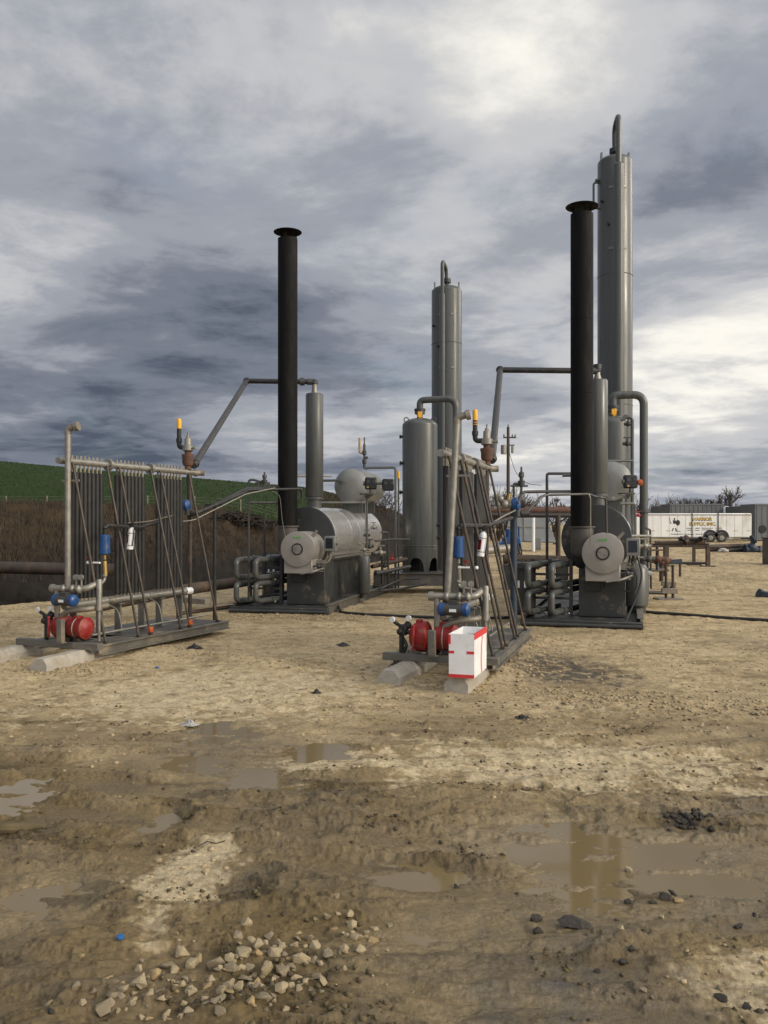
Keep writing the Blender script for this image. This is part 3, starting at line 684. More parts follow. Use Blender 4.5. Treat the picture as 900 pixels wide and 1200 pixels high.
def pump(F, lab, v0):
    q = T('pump', lab, 'pump', F, (v0, -.02, .245), 'red pumps on the cooler skids')
    zc_, dc = .43, -.02; k_ = .86 if v0 > 0 else 1.0; zc_ = .27 + .16 * k_
    m = MB()
    m.lathe((v0 - .27, dc, zc_), (1, 0, 0), [(a_, b_ * k_) for a_, b_ in ((0, .05), (.015, .10), (.05, .142), (.10, .170), (.20, .170), (.22, .145), (.235, .10))], 26); b = q.part('pump_housing', m, 'paint_red')
    m = MB(); m.lathe((v0 + .02, dc, zc_), (1, 0, 0), [(a_, b_ * k_) for a_, b_ in ((0, .10), (.01, .14), (.06, .15), (.19, .15), (.205, .158), (.225, .158), (.235, .14), (.27, .10), (.285, .03))], 26); b2 = q.part('pump_cylinder', m, 'paint_red')
    m = MB(); m.box(v0 - .20, v0 - .17, dc - .19, dc - .162, .30, zc_ + .12, .006); m.ball((v0 - .185, dc - .175, zc_ + .13), .02); q.part('sight_strip', m, 'paint_red', b)
    m = MB(); m.torus((v0 + .13, dc, zc_), (1, 0, 0), .152 * k_, .008); q.part('clamp_band', m, 'galvanised', b2)
    m = MB(); m.cyl((v0 - .01, dc, zc_), (v0 + .03, dc, zc_), .07, n=14); q.part('shaft', m, 'pipe_black'); m = MB(); m.box(v0 - .06, v0 + .06, dc - .1, dc + .1, .246, .30); q.part('pump_foot', m, 'pipe_black'); m = MB(); m.box(v0 + .12, v0 + .2, dc - .1, dc + .1, .246, .30); q.part('pump_foot', m, 'pipe_black')
    m = MB(); m.box(v0 - .19, v0 - .13, dc - .05, dc + .05, zc_ + .13 * k_, zc_ + .18 * k_ + .01, .008); m.box(v0 + .06, v0 + .16, dc - .05, dc + .05, zc_ + .13 * k_, zc_ + .17 * k_, .008); q.part('top_lug', m, 'paint_red', b)
    # valve cluster with two small gauges
    m = MB(); c = Vector((v0 - .34, dc - .03, .50))
    m.obox(c, (.045, 0, 0), (0, .05, 0), (0, 0, .06), .01); m.cyl(c + Vector((-.02, 0, -.06)), c + Vector((-.02, 0, -.25)), .028, n=10); m.cyl(c + Vector((.0, 0, .0)), c + Vector((.12, .0, -.05)), .024, n=10)
    m.cyl(c + Vector((-.05, 0, .05)), c + Vector((-.10, -.03, .09)), .02, n=8); m.cyl(c + Vector((.04, 0, .06)), c + Vector((.06, -.02, .11)), .015, n=8); m.ball(c + Vector((.05, 0, .05)), .045); m.ball(c + Vector((-.03, -.03, -.02)), .04)
    m.tube([c + Vector((.0, 0, -.1)), c + Vector((.06, -.06, -.16)), c + Vector((.02, -.04, -.24))], .02, 8, .05)
    vb = q.part('valve_block', m, 'pipe_black')
    for dv, dz in ((-.11, .115), (.08, .135)):
        m = MB(); gauge(m, c + Vector((dv, -.04, dz)), (-.3, -.9, 0), .033); q.part('gauge', m, 'gauge_white', vb)
    # square tube pillar in front of the pump
    m = MB(); m.box(v0 - .005, v0 + .075, dc - .24, dc - .175, .246, .53, .004); m.box(v0 - .02, v0 + .09, dc - .25, dc - .165, .246, .258); q.part('pillar', m, 'skid_grey')
    return q

def extinguisher(F, lab, v, d, z, tilt):
    q = T('fire_extinguisher', lab, 'extinguisher', F, (v, d, z), 'fire extinguishers on the cooler braces')
    ax = Vector((tilt, 0, 1)).normalized(); c = Vector((v, d, z))
    m = MB(); m.lathe(c, ax, [(0, .03), (.008, .045), (.25, .045), (.275, .035), (.29, .018), (.305, .018)], 18); b = q.part('cylinder', m, 'white_plastic')
    m = MB(); a, u, w = basis(ax); prof = [(.08, .0465), (.20, .0465)]
    m.lathe(c, ax, prof, 18, False); 
    m.f = m.f[:9] ; m.m = m.m[:9]
    q.part('label_band', m, 'paint_red', b)
    m = MB(); m.cyl(c + ax * .30, c + ax * .335, .022, n=10); m.obox(c + ax * .345 + Vector((-.02, 0, 0)), (.045, 0, .012), (0, .01, 0), (0, 0, .008)); m.obox(c + ax * .325 + Vector((-.03, 0, 0)), (.035, 0, .0), (0, .01, 0), (0, 0, .006))
    q.part('valve_head', m, 'plastic_black')
    m = MB(); m.tube([c + ax * .32, c + ax * .33 + Vector((.05, -.02, 0)), c + ax * .2 + Vector((.062, -.02, 0)), c + ax * .05 + Vector((.056, -.02, 0))], .008, 8, .04); q.part('hose', m, 'rubber_black')
    m = MB(); m.torus(c + ax * .22, ax, .047, .004); m.torus(c + ax * .06, ax, .047, .004); q.part('strap', m, 'galvanised')
    return q

def concrete_block(F, lab, v0, d0, d1, w, h, yaw):
    m = MB(); cy, sy = math.cos(R(yaw)), math.sin(R(yaw)); L_ = d1 - d0
    prof = [(-w / 2, -.03), (w / 2, -.03), (w / 2, h * .55), (w * .24, h), (-w * .24, h), (-w / 2, h * .55)]
    rng = random.Random(int(round(v0 * 100)) + 500); vs = []; nseg = 14
    for i in range(nseg + 1):
        yy = L_ * i / nseg
        for (a, b) in prof:
            a2 = a + rng.uniform(-.004, .004); b2 = b + rng.uniform(-.004, .004)
            if i in (0, nseg): a2 *= .97; b2 = b2 * .97 if b > 0 else b2
            vs.append((v0 + a2 * cy + yy * sy, d0 - a2 * sy + yy * cy + (0.012 if i == 0 and abs(a) < w * .3 else 0), b2))
    fs = []; n = 6
    for i in range(nseg):
        for k in range(n): fs.append((i * n + k, i * n + (k + 1) % n, (i + 1) * n + (k + 1) % n, (i + 1) * n + k))
    fs.append(tuple(range(n))[::-1]); fs.append(tuple(nseg * n + k for k in range(n)))
    m.add(vs, fs)
    return solo('concrete_block', lab, 'concrete block', F, (v0, d0, 0), m, 'concrete', 'concrete sleepers under the cooler skids')

# ---- reboiler unit
def reboiler(F, lab, right):
    t = T('reboiler', lab, 'reboiler', F, (.2, 1.05, .14), 'reboilers')
    pv, pd, pz, pr = .2, 1.05, 1.42, .58
    m = MB(); m.lathe((pv, pd + .03, pz), (0, 1, 0), [(0, pr), (4.15, pr)], 56)
    sh = t.part('shell', m, 'aluminium')
    m = MB()
    for i in range(6): m.torus((pv, pd + .06 + .68 * (i + 0) + (.6 if i else 0), pz), (0, 1, 0), pr + .001, .0028, 56, 6)
    t.part('cladding_band', m, 'aluminium', sh)
    m = MB(); m.lathe((pv, pd - .03, pz), (0, 1, 0), [(0, pr - .03), (0.004, pr - .004), (.02, pr + .004), (.055, pr + .004), (.058, pr - .02)], 56); t.part('end_plate', m, 'paint_dark_grey')
    m = MB(); m.lathe((pv, pd + 4.18, pz), (0, 1, 0), [(0, pr - .01), (.05, pr - .03), (.12, pr - .14), (.15, pr - .35)], 40); t.part('rear_head', m, 'aluminium')
    # pedestals
    m = MB(); m.box(pv - .27, pv + .48, .68, 1.36, .135, .93, .006); t.part('front_pedestal', m, 'paint_dark_grey')
    m = MB(); m.tube([(pv - .16, .672, .80), (pv - .16, .672, .56), (pv + .10, .672, .56), (pv + .10, .672, .76)], .010, 8, .02); m.tube([(pv + .16, .672, .90), (pv + .16, .672, .60)], .016, 8); t.part('drain_loop', m, 'paint_dark_grey')
    m = MB(); m.box(pv + .20, pv + .26, 1.42, 4.9, .12, 1.06); t.part('side_skirt', m, 'paint_dark_grey'); m = MB(); m.box(pv - .35, pv + .18, 3.9, 4.1, .12, .95); t.part('rear_saddle', m, 'paint_dark_grey')
    m = MB(); m.box(pv + .44, pv + .50, 1.35, 4.3, .985, 1.015); t.part('cladding_trim', m, 'galvanised', sh)
    # burner housing
    bv, bz, br = (.27 if not right else .33), 1.20, .33
    m = MB(); m.lathe((bv, .33, bz), (0, 1, 0), [(.03, br - .002), (.70, br - .002)], 40)
    bh = t.part('burner_housing', m, 'burner_metal')
    m = MB(); m.lathe((bv, .30, bz), (0, 1, 0), [(0, br - .02), (.006, br), (.05, br), (.056, br - .01)], 44); t.part('burner_face', m, 'burner_metal', bh)
    m = MB(); m.torus((bv, .292, bz), (0, 1, 0), .098, .014, 32, 8); t.part('sight_ring', m, 'rubber_black', bh)
    m = MB(); m.cyl((bv, .275, bz), (bv, .30, bz), .085, n=24); m.cyl((bv + .02, .262, bz - .01), (bv + .02, .28, bz - .01), .016, n=10); m.cyl((bv - .03, .268, bz + .03), (bv - .03, .28, bz + .03), .02, n=10); t.part('sight_glass', m, 'galvanised', bh)
    m = MB(); rng = random.Random(3)
    for k in range(9): m.obox((bv - .075 + .017 * k, .2965, bz + .22 + rng.uniform(-.012, .012) + .01 * math.sin(k)), (.012, 0, rng.uniform(-.003, .003)), (0, .0012, 0), (0, 0, rng.uniform(.008, .02)))
    t.part('paint_mark', m, 'green_mark', bh)
    m = MB(); m.box(bv - .28, bv + .27, .345, 1.0, bz - .46, bz - .2, .01); t.part('air_box', m, 'burner_metal', bh)
    m = MB(); m.cyl((bv + .22, .5, bz + .22), (bv + .32, .5, bz + .34), .03, n=10); m.box(bv + .2, bv + .42, .6, .72, bz - .28, bz - .22); m.tube([(bv + .05, .32, bz - .46), (bv + .3, .32, bz - .42), (bv + .45, .5, bz - .36)], .02, 8, .05); t.part('gas_fitting', m, 'galvanised', bh)
    for (z0, v1) in ((.98, .46), (.88, .42)):
        m = MB(); m.tube([(bv + .2, .42, z0 - .1), (bv + v1, .42, z0 - .1), (bv + v1, .6, z0 - .1)], .017, 8, .04); m.ball((bv + v1 - .08, .42, z0 - .1), .035); t.part('gas_line', m, 'pipe_grey')
    # control box on the side
    q = T('control_box', 'small grey control box with a dark window beside the %s burner face' % ('right hand unit\'s' if right else 'hill side unit\'s'), 'control box', F, (.80, .62, 1.15), 'burner control boxes')
    m = MB(); m.box(.69, .91, .62, .76, 1.15, 1.44, .012); q.part('housing', m, 'paint_grey_light')
    m = MB(); m.box(.725, .865, .608, .6185, 1.21, 1.40, .004); q.part('window', m, 'dark_glass')
    m = MB(); m.cyl((.915, .69, 1.30), (.945, .69, 1.30), .03, n=10); q.part('knob', m, 'galvanised')
    m = MB(); m.tube([(.80, .69, 1.15), (.80, .69, .98), (.66, .66, .90), (.5, .66, .90)], .022, 8, .08); m.tube([(.75, .69, 1.15), (.73, .69, 1.02), (.68, .68, .95)], .014, 8, .03); q.part('conduit', m, 'galvanised' if not right else 'rubber_black')
    if right:
        m = MB(); m.tube([(.86, .66, 1.15), (.95, .60, .85), (.86, .5, .5), (.72, .35, .2), (.66, .15, .06)], .016, 8, .25); m.tube([(.7, .6, .95), (.86, .55, .88), (.85, .55, .62), (.72, .55, .55), (.62, .6, .62)], .012, 8, .1); q.part('cable', m, 'rubber_black')
    return t

def smokestack(F, lab, top, right):
    v, d, r = -.05, .68, .187
    if right: v, d = -.02, .72
    q = T('smokestack', lab, 'smokestack', F, (v, d, 1.1), 'smokestacks')
    zb = 1.63
    m = MB(); n = 30; cz = 1.30
    m.lathe((v, d, cz - .20), (0, 0, 1), [(0, .06), (.02, .12), (.06, r - .02), (.12, r), (zb - cz + .17, r)], n); m.cyl((v, d, cz + .02), (v + .08, 1.03, cz + .02), r * .8, n=24); q.part('flue_elbow', m, 'stack_grey')
    m = MB(); m.cyl((v, d, zb - .018), (v, d, zb + .004), r + .03, n=30); q.part('flange', m, 'stack_grey')
    m = MB(); m.lathe((v, d, zb + .006), (0, 0, 1), [(0, r), (2.2, r), (2.203, r - .004), (2.206, r), (top - .62 - zb - 1.3, r), (top - .62 - zb - 1.297, r - .004), (top - .62 - zb - 1.294, r), (top - .15 - zb, r), (top - .15 - zb, r - .012), (top - .5 - zb, r - .014)], 36, False); p = q.part('stack_pipe', m, 'stack_black')
    m = MB(); m.lathe((v, d, top - .02), (0, 0, 1), [(0, .268), (.006, .270), (.022, .2), (.036, .1), (.042, .02)], 32); q.part('rain_cap', m, 'stack_black')
    m = MB()
    for k in range(3):
        a = 2 * math.pi * k / 3 + .6; e = Vector((math.cos(a), math.sin(a), 0)) * (r - .02)
        m.obox(Vector((v, d, top - .10)) + e, (.012, 0, 0), (0, .012, 0), (0, 0, .085))
    q.part('cap_strut', m, 'stack_black')
    return q

def still_column(F, lab, top):
    v, d, r = .2, 1.60, .178
    q = T('still_column', lab, 'still column', F, (v, d, 2.0), 'still columns')
    m = MB(); m.cyl((v, d, 1.95), (v, d, 2.18), .14, n=24); m.cyl((v, d, 2.16), (v, d, 2.20), .19, n=28); q.part('flange', m, 'paint_grey')
    m = MB(); m.lathe((v, d, 2.20), (0, 0, 1), [(0, .16), (.03, r), (top - 2.24, r), (top - 2.215, r - .015), (top - 2.20, .08)], 36); q.part('column_shell', m, 'paint_grey')
    m = MB(); m.lathe((v, d, top), (0, 0, 1), [(0, .07), (.04, .06), (.08, .050), (.2, .05)], 16); q.part('top_nozzle', m, 'galvanised')
    return q

def surge_drum(F, lab, v=.54):
    d0, z, r = 3.2, 2.50, .375
    q = T('surge_drum', lab, 'drum', F, (v, d0 + .5, 2.0), 'surge drums')
    m = MB(); m.cyl((v, d0, z), (v, d0 + 1.7, z), r, n=44); q.part('drum_shell', m, 'paint_grey_light')
    m = MB(); m.lathe((v, d0 - .14, z), (0, 1, 0), [(0, .08), (.01, .18), (.05, .29), (.10, .35), (.142, r + .004), (.17, r + .006)], 44); hd = q.part('domed_head', m, 'paint_grey_light')
    m = MB(); m.torus((v, d0 + .03, z), (0, 1, 0), r, .012, 44, 6); q.part('weld_ring', m, 'paint_grey', hd)
    m = MB(); m.lathe((v, d0 + 1.84, z), (0, -1, 0), [(0, .08), (.01, .18), (.05, .29), (.10, .35), (.142, r)], 44); q.part('domed_head', m, 'paint_grey')
    m = MB(); m.tube([(v - .2, d0 - .07, z + .10), (v - .2, d0 - .36, z + .10), (v - .9, d0 - .36, z + .10)], .028, 12, .0); m.cyl((v - .2, d0 - .05, z + .10), (v - .2, d0 - .30, z + .10), .045, n=14); q.part('inlet_pipe', m, 'paint_grey')
    for d in (d0 + .25, d0 + 1.4):
        m = MB(); m.box(v - .26, v + .20, d - .04, d + .04, 1.90, 2.24); q.part('saddle', m, 'paint_grey')
    return q

def exchanger(F, lab):
    q = T('heat_exchanger', lab, 'heat exchanger', F, (-.5, .25, .14), 'hairpin heat exchangers')
    for v in (-.74, -.36):
        for z0, z1 in ((1.0, .67), (.56, .23)):
            m = MB(); r = .052
            sx = .36; v2 = v - .08
            m.tube([(v2 + sx, 1.45, z0), (v2, .16, z0), (v2 - .02, .06, z0 - .04), (v2 - .02, .06, z1 + .04), (v2, .16, z1), (v2 + sx, 1.45, z1)], r, 14, .13, 6)
            hp = q.part('hairpin_pipe', m, 'paint_grey')
            m = MB(); m.cyl((v2 + .10, .52, z0), (v2 + .115, .575, z0), r + .016, n=16); q.part('coupling', m, 'paint_grey', hp)
            m = MB(); m.cyl((v2 + .10, .52, z1), (v2 + .115, .575, z1), r + .016, n=16); q.part('coupling', m, 'paint_grey', hp)
    m = MB()
    for v in (-.84, -.55, -.20):
        m.box(v - .03, v + .03, .72, .78, .13, 1.08)
    for z in (.40, .80): m.box(-.868, -.172, .745, .80, z, z + .04)
    q.part('support_rack', m, 'paint_dark_grey')
    for v in (-.60, -.22):
        for z in (.62, .20): m = MB(); m.ball((v, .45, z), .022); q.part('drain_plug', m, 'galvanised')
    return q

def filter_vessel(F, lab, v, d):
    r = .2
    q = T('filter_vessel', lab, 'vessel', F, (v, d, .14), 'flanged filter vessels')
    m = MB(); m.lathe((v, d, .13), (0, 0, 1), [(0, .12), (.05, .17), (.08, r), (.80, r)], 30); b = q.part('vessel_body', m, 'paint_dark_grey')
    m = MB(); m.cyl((v, d, .93), (v, d, .97), r + .07, n=32); m.cyl((v, d, .976), (v, d, 1.02), r + .07, n=32)
    for k in range(12):
        a = k * math.pi / 6; m.cyl((v + math.cos(a) * (r + .045), d + math.sin(a) * (r + .045), .90), (v + math.cos(a) * (r + .045), d + math.sin(a) * (r + .045), 1.055), .012, n=6)
    q.part('bolted_lid', m, 'paint_dark_grey')
    m = MB()
    for a in (-1.9, -1.35): 
        e = Vector((math.cos(a), math.sin(a), 0)); s_ = Vector((-e.y, e.x, 0)); m.obox(Vector((v, d, .66)) + e * (r + .003), s_ * .018, e * .002, (0, 0, .06))
    q.part('label_plate', m, 'white_plastic', b)
    return q

def bottle_tank(F, lab, v, d, r, h):
    q = T('small_tank', lab, 'tank', F, (v, d, .12), 'upright grey bottle tanks')
    m = MB(); m.lathe((v, d, .18), (0, 0, 1), [(0, .03), (.03, r * .8), (.07, r), (h - .1, r), (h - .03, r * .75), (h, .03)], 28); q.part('tank_body', m, 'paint_grey')
    m = MB(); m.cyl((v, d, .12), (v, d, .24), r * .8, n=20); q.part('skirt', m, 'paint_dark_grey')
    m = MB(); z = .18 + h
    m.cyl((v, d, z - .02), (v, d, z + .10), .022, n=10); m.ball((v, d, z + .1), .045); m.cyl((v - .10, d, z + .1), (v + .12, d, z + .1), .02, n=10); m.cyl((v, d, z + .1), (v, d, z + .24), .014, n=8); m.ball((v, d, z + .24), .03); m.cyl((v - .1, d, z + .1), (v - .1, d, z + .2), .014, n=8); m.ball((v - .1, d, z + .21), .028)
    q.part('top_valve', m, 'galvanised')
    return q

def controller(F, c, lab, n=2, arrow=False):
    c = Vector(c)
    q = T('level_controller', lab, 'controller', F, (c.x, c.y, c.z - .3), 'black level controllers')
    for k in range(n):
        cc = c + Vector((.36 * k, .02, -.03 * k))
        m = MB(); m.obox(cc, (.125, 0, 0), (0, .07, 0), (0, 0, .125), .025); h = q.part('controller_case', m, 'plastic_black')
        m = MB(); m.cyl(cc + Vector((-.05, -.071, .04)), cc + Vector((-.05, -.082, .04)), .035, n=14); q.part('dial', m, 'pipe_grey', h); m = MB(); m.cyl(cc + Vector((.06, -.071, .04)), cc + Vector((.06, -.082, .04)), .025, n=14); q.part('dial', m, 'pipe_grey', h)
        if k == 0: m = MB(); m.cyl(cc + Vector((-.06, -.071, -.08)), cc + Vector((-.06, -.085, -.08)), .022, n=10); q.part('brass_button', m, 'brass', h)
    m = MB(); m.cyl(c + Vector((-.16, 0, 0)), c + Vector((-.125, 0, 0)), .05, n=12)
    if n > 1: m.cyl(c + Vector((.12, 0, 0)), c + Vector((.24, 0, 0)), .03, n=10)
    m.cyl(c + Vector((0, 0, -.125)), c + Vector((0, 0, -.2)), .03, n=10); m.lathe(c + Vector((-.08, 0, -.32)), (0, 0, 1), [(0, .04), (.05, .08), (.08, .15), (.11, .16), (.12, .04)], 18); q.part('diaphragm', m, 'paint_grey')
    m = MB(); m.cyl(c + Vector((-.08, 0, -.32)), c + Vector((-.08, 0, -1.35)), .022, n=10); q.part('stand_pipe', m, 'paint_grey')
    return q

def vessel(F, c, r, z0, ztop, lab, ringz):
    """upright two-phase separator on an arched skirt; c = (x, y) in F"""
    v, d = c; q = T('separator_vessel', lab, 'vessel', F, (v, d, z0), 'upright separators')
    h = .16 * r / .42 * 2
    n = 96; vs = []; fs = []; zr = ringz
    def edge(th):
        z = z0 + .02
        for c0, hw, hh in ((-1.83, .44, .31), (-.62, .44, .31)):
            dd = (th - c0 + math.pi) % (2 * math.pi) - math.pi
            if abs(dd) < hw: z = max(z, z0 + .04 + hh * min(1, (1 - (abs(dd) / hw) ** 2.6)) ** .5)
        return z
    for k in range(n):
        th = -math.pi + 2 * math.pi * k / n
        for rr in (r, r - .012):
            vs.append((v + math.cos(th) * rr, d + math.sin(th) * rr, edge(th))); vs.append((v + math.cos(th) * rr, d + math.sin(th) * rr, zr))
    for k in range(n):
        k2 = (k + 1) % n; a, b = k * 4, k2 * 4
        fs += [(a, b, b + 1, a + 1), (a + 2, a + 3, b + 3, b + 2), (a, a + 2, b + 2, b)]
    m = MB(); m.add(vs, fs); q.part('arched_skirt', m, 'paint_grey')
    m = MB(); m.torus((v, d, zr + .04), (0, 0, 1), r, .012, 48, 6); m.torus((v, d, zr - .02), (0, 0, 1), r, .008, 48, 6); m.cyl((v, d, z0), (v, d, z0 + .02), r + .05, n=48); q.part('base_ring', m, 'paint_grey')
    m = MB(); hd = .19
    prof = [(0, r - .002), (ztop - hd - zr, r)] + [(ztop - hd - zr + hd * math.sin(a), r * math.cos(a) if a < 1.5 else .02) for a in [x * math.pi / 2 / 9 for x in range(1, 10)]]
    m.lathe((v, d, zr), (0, 0, 1), prof, 56); q.part('vessel_shell', m, 'paint_grey')
    m = MB(); m.cyl((v, d, ztop - .03), (v, d, ztop + .10), .07, n=18); m.elbow_flange((v, d, ztop + .13), (0, 0, 1), .125, .03); nz = q.part('top_nozzle', m, 'paint_grey')
    m = MB(); m.box(v - .06, v + .05, d - .14, d - .05, ztop + .0, ztop + .14, .01); m.box(v - .03, v + .02, d - .15, d - .06, ztop - .10, ztop, .01); q.part('tag', m, 'paint_yellow', nz)
    for s_ in (-1, 1):
        m = MB(); m.torus((v + s_ * r * .78, d - .05, ztop - .05), (0, 1, 0), .055, .013, 18, 6); q.part('lifting_eye', m, 'paint_grey')
    for (a, z) in ((3.05, ztop - .45), (3.3, ztop - 1.1), (3.0, ztop - 1.8), (-.15, ztop - 2.6), (-.1, ztop - 2.9)):
        e = Vector((math.cos(a), math.sin(a), 0)); m = MB(); p0 = Vector((v, d, z)) + e * (r - .01); m.cyl(p0, p0 + e * .07, .035, n=12); m.cyl(p0 + e * .05, p0 + e * .08, .05, n=12); q.part('side_nozzle', m, 'pipe_black')
    return q

def contactor(F, c, r, z0, ztop, lab, pipe_top, side, seam, loop_r=.07, jump=None, loop_h=.55):
    v, d = c; q = T('contactor_tower', lab, 'tower', F, (v, d, z0), 'contactor towers')
    hd = r * .42
    prof = [(0, r), (ztop - hd - z0, r)] + [(ztop - hd - z0 + hd * math.sin(a), r * math.cos(a) if a < 1.5 else .02) for a in [x * math.pi / 2 / 9 for x in range(1, 10)]]
    m = MB(); m.lathe((v, d, z0), (0, 0, 1), prof, 56); sh = q.part('tower_shell', m, 'paint_grey')
    m = MB()
    for z in seam: m.torus((v, d, z), (0, 0, 1), r, .010, 52, 6)
    q.part('weld_seam', m, 'paint_grey', sh)
    m = MB(); m.cyl((v, d, z0 - .02), (v, d, z0 + .02), r + .08, n=48); q.part('base_ring', m, 'paint_grey')
    # downcomer in front with the loop over the top
    px, pr = side
    dv = v + px; dd = d - math.sqrt(max(.01, (r + pr + .10) ** 2 - px * px))
    m = MB(); m.lathe((dv, dd, z0 + .3), (0, 0, 1), [(0, .04), (.02, pr), (pipe_top - z0 - .36, pr), (pipe_top - z0 - .31, loop_r + .01)], 26); q.part('downcomer', m, 'paint_grey')
    lt = ztop + loop_h
    m = MB(); m.tube([(dv, dd, pipe_top - .04), (dv, dd, lt + .10), (v - .02, d - .05, lt + .02), (v, d, ztop + .18)], loop_r, 16, .2, 7); lo = q.part('overhead_loop', m, 'paint_grey')
    m = MB(); m.cyl((v, d, ztop - .03), (v, d, ztop + .12), loop_r * .9, n=16); m.elbow_flange((v, d, ztop + .14), (0, 0, 1), loop_r + .07, .05); q.part('top_flange', m, 'paint_dark_grey')
    for s_ in (-1, 1):
        m = MB(); m.obox((v + s_ * r * .80, d, ztop - hd * .35), (.02, 0, 0), (0, .05, 0), (0, 0, .16)); q.part('lifting_lug', m, 'paint_grey_light')
    for z in [ztop - .9 - .02 * k for k in range(1)] + [ztop - 2.4]:
        for a in (-1.25, -2.05):
            e = Vector((math.cos(a), math.sin(a), 0)); s_ = Vector((-e.y, e.x, 0)); m = MB(); m.obox(Vector((v, d, z)) + e * (r + .006), s_ * .055, e * .006, (0, 0, .03)); q.part('name_plate', m, 'paint_grey_light')
    for k in range(3):
        a = -2.6 + .4 * k; e = Vector((math.cos(a), math.sin(a), 0)); m = MB(); p0 = Vector((v, d, ztop - 1.2 - .6 * k)) + e * r; m.cyl(p0 - e * .01, p0 + e * .06, .03, n=10); q.part('side_nozzle', m, 'pipe_black')
    if jump:
        z0_, z1_, out_ = jump; e = Vector((-1, -.12, 0)).normalized()
        m = MB(); pA = Vector((v, d, z1_)) + e * (r - .01); pB = Vector((v, d, z0_)) + e * (r - .01)
        m.tube([pA, pA + e * out_, pB + e * out_, pB], .026, 10, .08); m.ball(pA + e * (out_ * .4) + Vector((0, 0, .05)), .05); q.part('gauge_bridle', m, 'paint_grey')
    return q
# ================================================================ place the two units
CL = Frame(-3.96, 10.4, 22.6); CR = Frame(.65, 9.3, 17.9)
UL = Frame(-1.94, 15.4, 12.5); UR = Frame(3.12, 13.33, 16.3)
cooler(CL, 'long cooler rack of dark finned tubes in front of the brown weedy bank', False)
cooler(CR, 'cooler rack of dark finned tubes behind the white taped box', True)
pump(CL, 'red pump on the cooler skid that stands before the brown weedy bank', .13)
pump(CR, 'red pump standing next to the white taped box', -.10)
extinguisher(CL, 'white fire extinguisher strapped to a brace of the cooler near the brown bank', .30, .86, 1.34, .12)
extinguisher(CR, 'white fire extinguisher strapped to a brace of the cooler behind the white box', .30, .60, 1.30, .14)
concrete_block(CL, 'concrete sleeper reaching furthest towards the edge of the photo', -.50, -.85, .7, .235, .165, -8)
concrete_block(CL, 'concrete sleeper under the outer nose corner of the rack by the weedy bank', .43, -.85, .7, .235, .165, -4)
concrete_block(CR, 'concrete sleeper under the nose of the skid below the red pump', -.40, -.75, .6, .25, .165, 4)
concrete_block(CR, 'short concrete sleeper showing its hexagonal end below the white box', .36, -.90, .6, .25, .165, 2)

def skid(F, lab, right):
    q = T('equipment_skid', lab, 'skid', F, (0, 3, .02), 'equipment skids')
    m = MB(); m.box(-.95, .95, -.02, .10, .015, .135, .008); q.part('front_beam', m, 'paint_dark_grey')
    m = MB(); m.ibeam((.91, .12, .105), (.91, 6.0, .105), .10, .18); q.part('side_beam', m, 'skid_grey'); m = MB(); m.ibeam((-.91, .12, .105), (-.91, 6.0, .105), .10, .18); q.part('side_beam', m, 'skid_grey')
    m = MB()
    for d in (1.2, 2.4, 3.6, 4.8, 5.95): m.box(-.855, .855, d - .05, d + .05, .03, .115)
    q.part('cross_beam', m, 'paint_dark_grey')
    m = MB(); m.box(-.855, .855, .10, 5.9, .117, .126); q.part('deck_plate', m, 'paint_dark_grey')
    m = MB(); m.cyl((-.93, -.05, .07), (.93, -.05, .07), .035, n=10); q.part('pull_bar', m, 'paint_dark_grey')
    return q
skid(UL, 'low dark steel skid carrying the reboiler on the weedy bank side', False)
skid(UR, 'low dark steel skid carrying the reboiler beside the tallest tower', True)
reboiler(UL, 'horizontal reboiler showing its long shiny aluminium flank', False)
reboiler(UR, 'horizontal reboiler seen nearly end on with a green scrawl on its burner face', True)
smokestack(UL, 'black smokestack with rain cap standing alone against dark cloud', 7.26, False)
smokestack(UR, 'black smokestack with rain cap close beside the tallest grey tower', 6.98, True)
still_column(UL, 'short grey still column beside the lone smokestack', 4.30)
still_column(UR, 'short grey still column between smokestack and tallest tower', 4.22)
surge_drum(UL, 'small grey drum lying on the shiny reboiler flank')
surge_drum(UR, 'small grey drum half hidden behind the right hand still column', .40)
exchanger(UL, 'stacked grey hairpin pipes beside the burner on the weedy bank side')
exchanger(UR, 'stacked grey hairpin pipes behind the dark blue post')
filter_vessel(UL, 'dark flanged filter vessel behind hairpin pipes against the brown bank', -.86, 2.2)
filter_vessel(UR, 'dark flanged filter vessel with white plates behind the dark blue post', -.98, .70)
bottle_tank(UL, 'narrow grey bottle tank beside the shiny reboiler flank', 1.04, 2.38, .125, .85)
bottle_tank(UR, 'wide grey bottle tank with black cables below the small control box', .86, 1.75, .20, .80)

# overhead vapour lines from cooler to still column
def vapour(Fc, Fu, top, dz, lab, bend_px):
    a = Fc.w((.06, 2.62, 2.56)); c = Fu.w((.2, 1.60, top + .2)); b = bend_px
    q = T('vapour_pipe', lab, 'pipe', W, a, 'overhead vapour pipes')
    ztop_ = b.z
    m = MB(); m.tube([a, b], .052, 14); q.part('sloping_pipe', m, 'pipe_grey')
    m = MB(); m.tube([b, (c.x - .02, c.y, ztop_ + dz)], .050, 14); q.part('level_pipe', m, 'pipe_black')
    m = MB(); m.ball(b, .072); m.ball(a + (b - a) * .02, .07); q.part('elbow', m, 'pipe_black')
    e = Vector((c.x, c.y, ztop_ + dz)); m = MB(); u = (e - b).normalized()
    m.cyl(e - u * .30, e - u * .20, .072, n=14); m.ball(e - u * .25, .085, (.6, .6, 1)); m.tube([e - u * .15, e, (e.x, e.y, c.z - .02)], .062, 14, .08); m.cyl((e.x, e.y, c.z - .02), (e.x, e.y, c.z + .06), .07, n=14); q.part('union', m, 'rust' if False else 'pipe_grey')
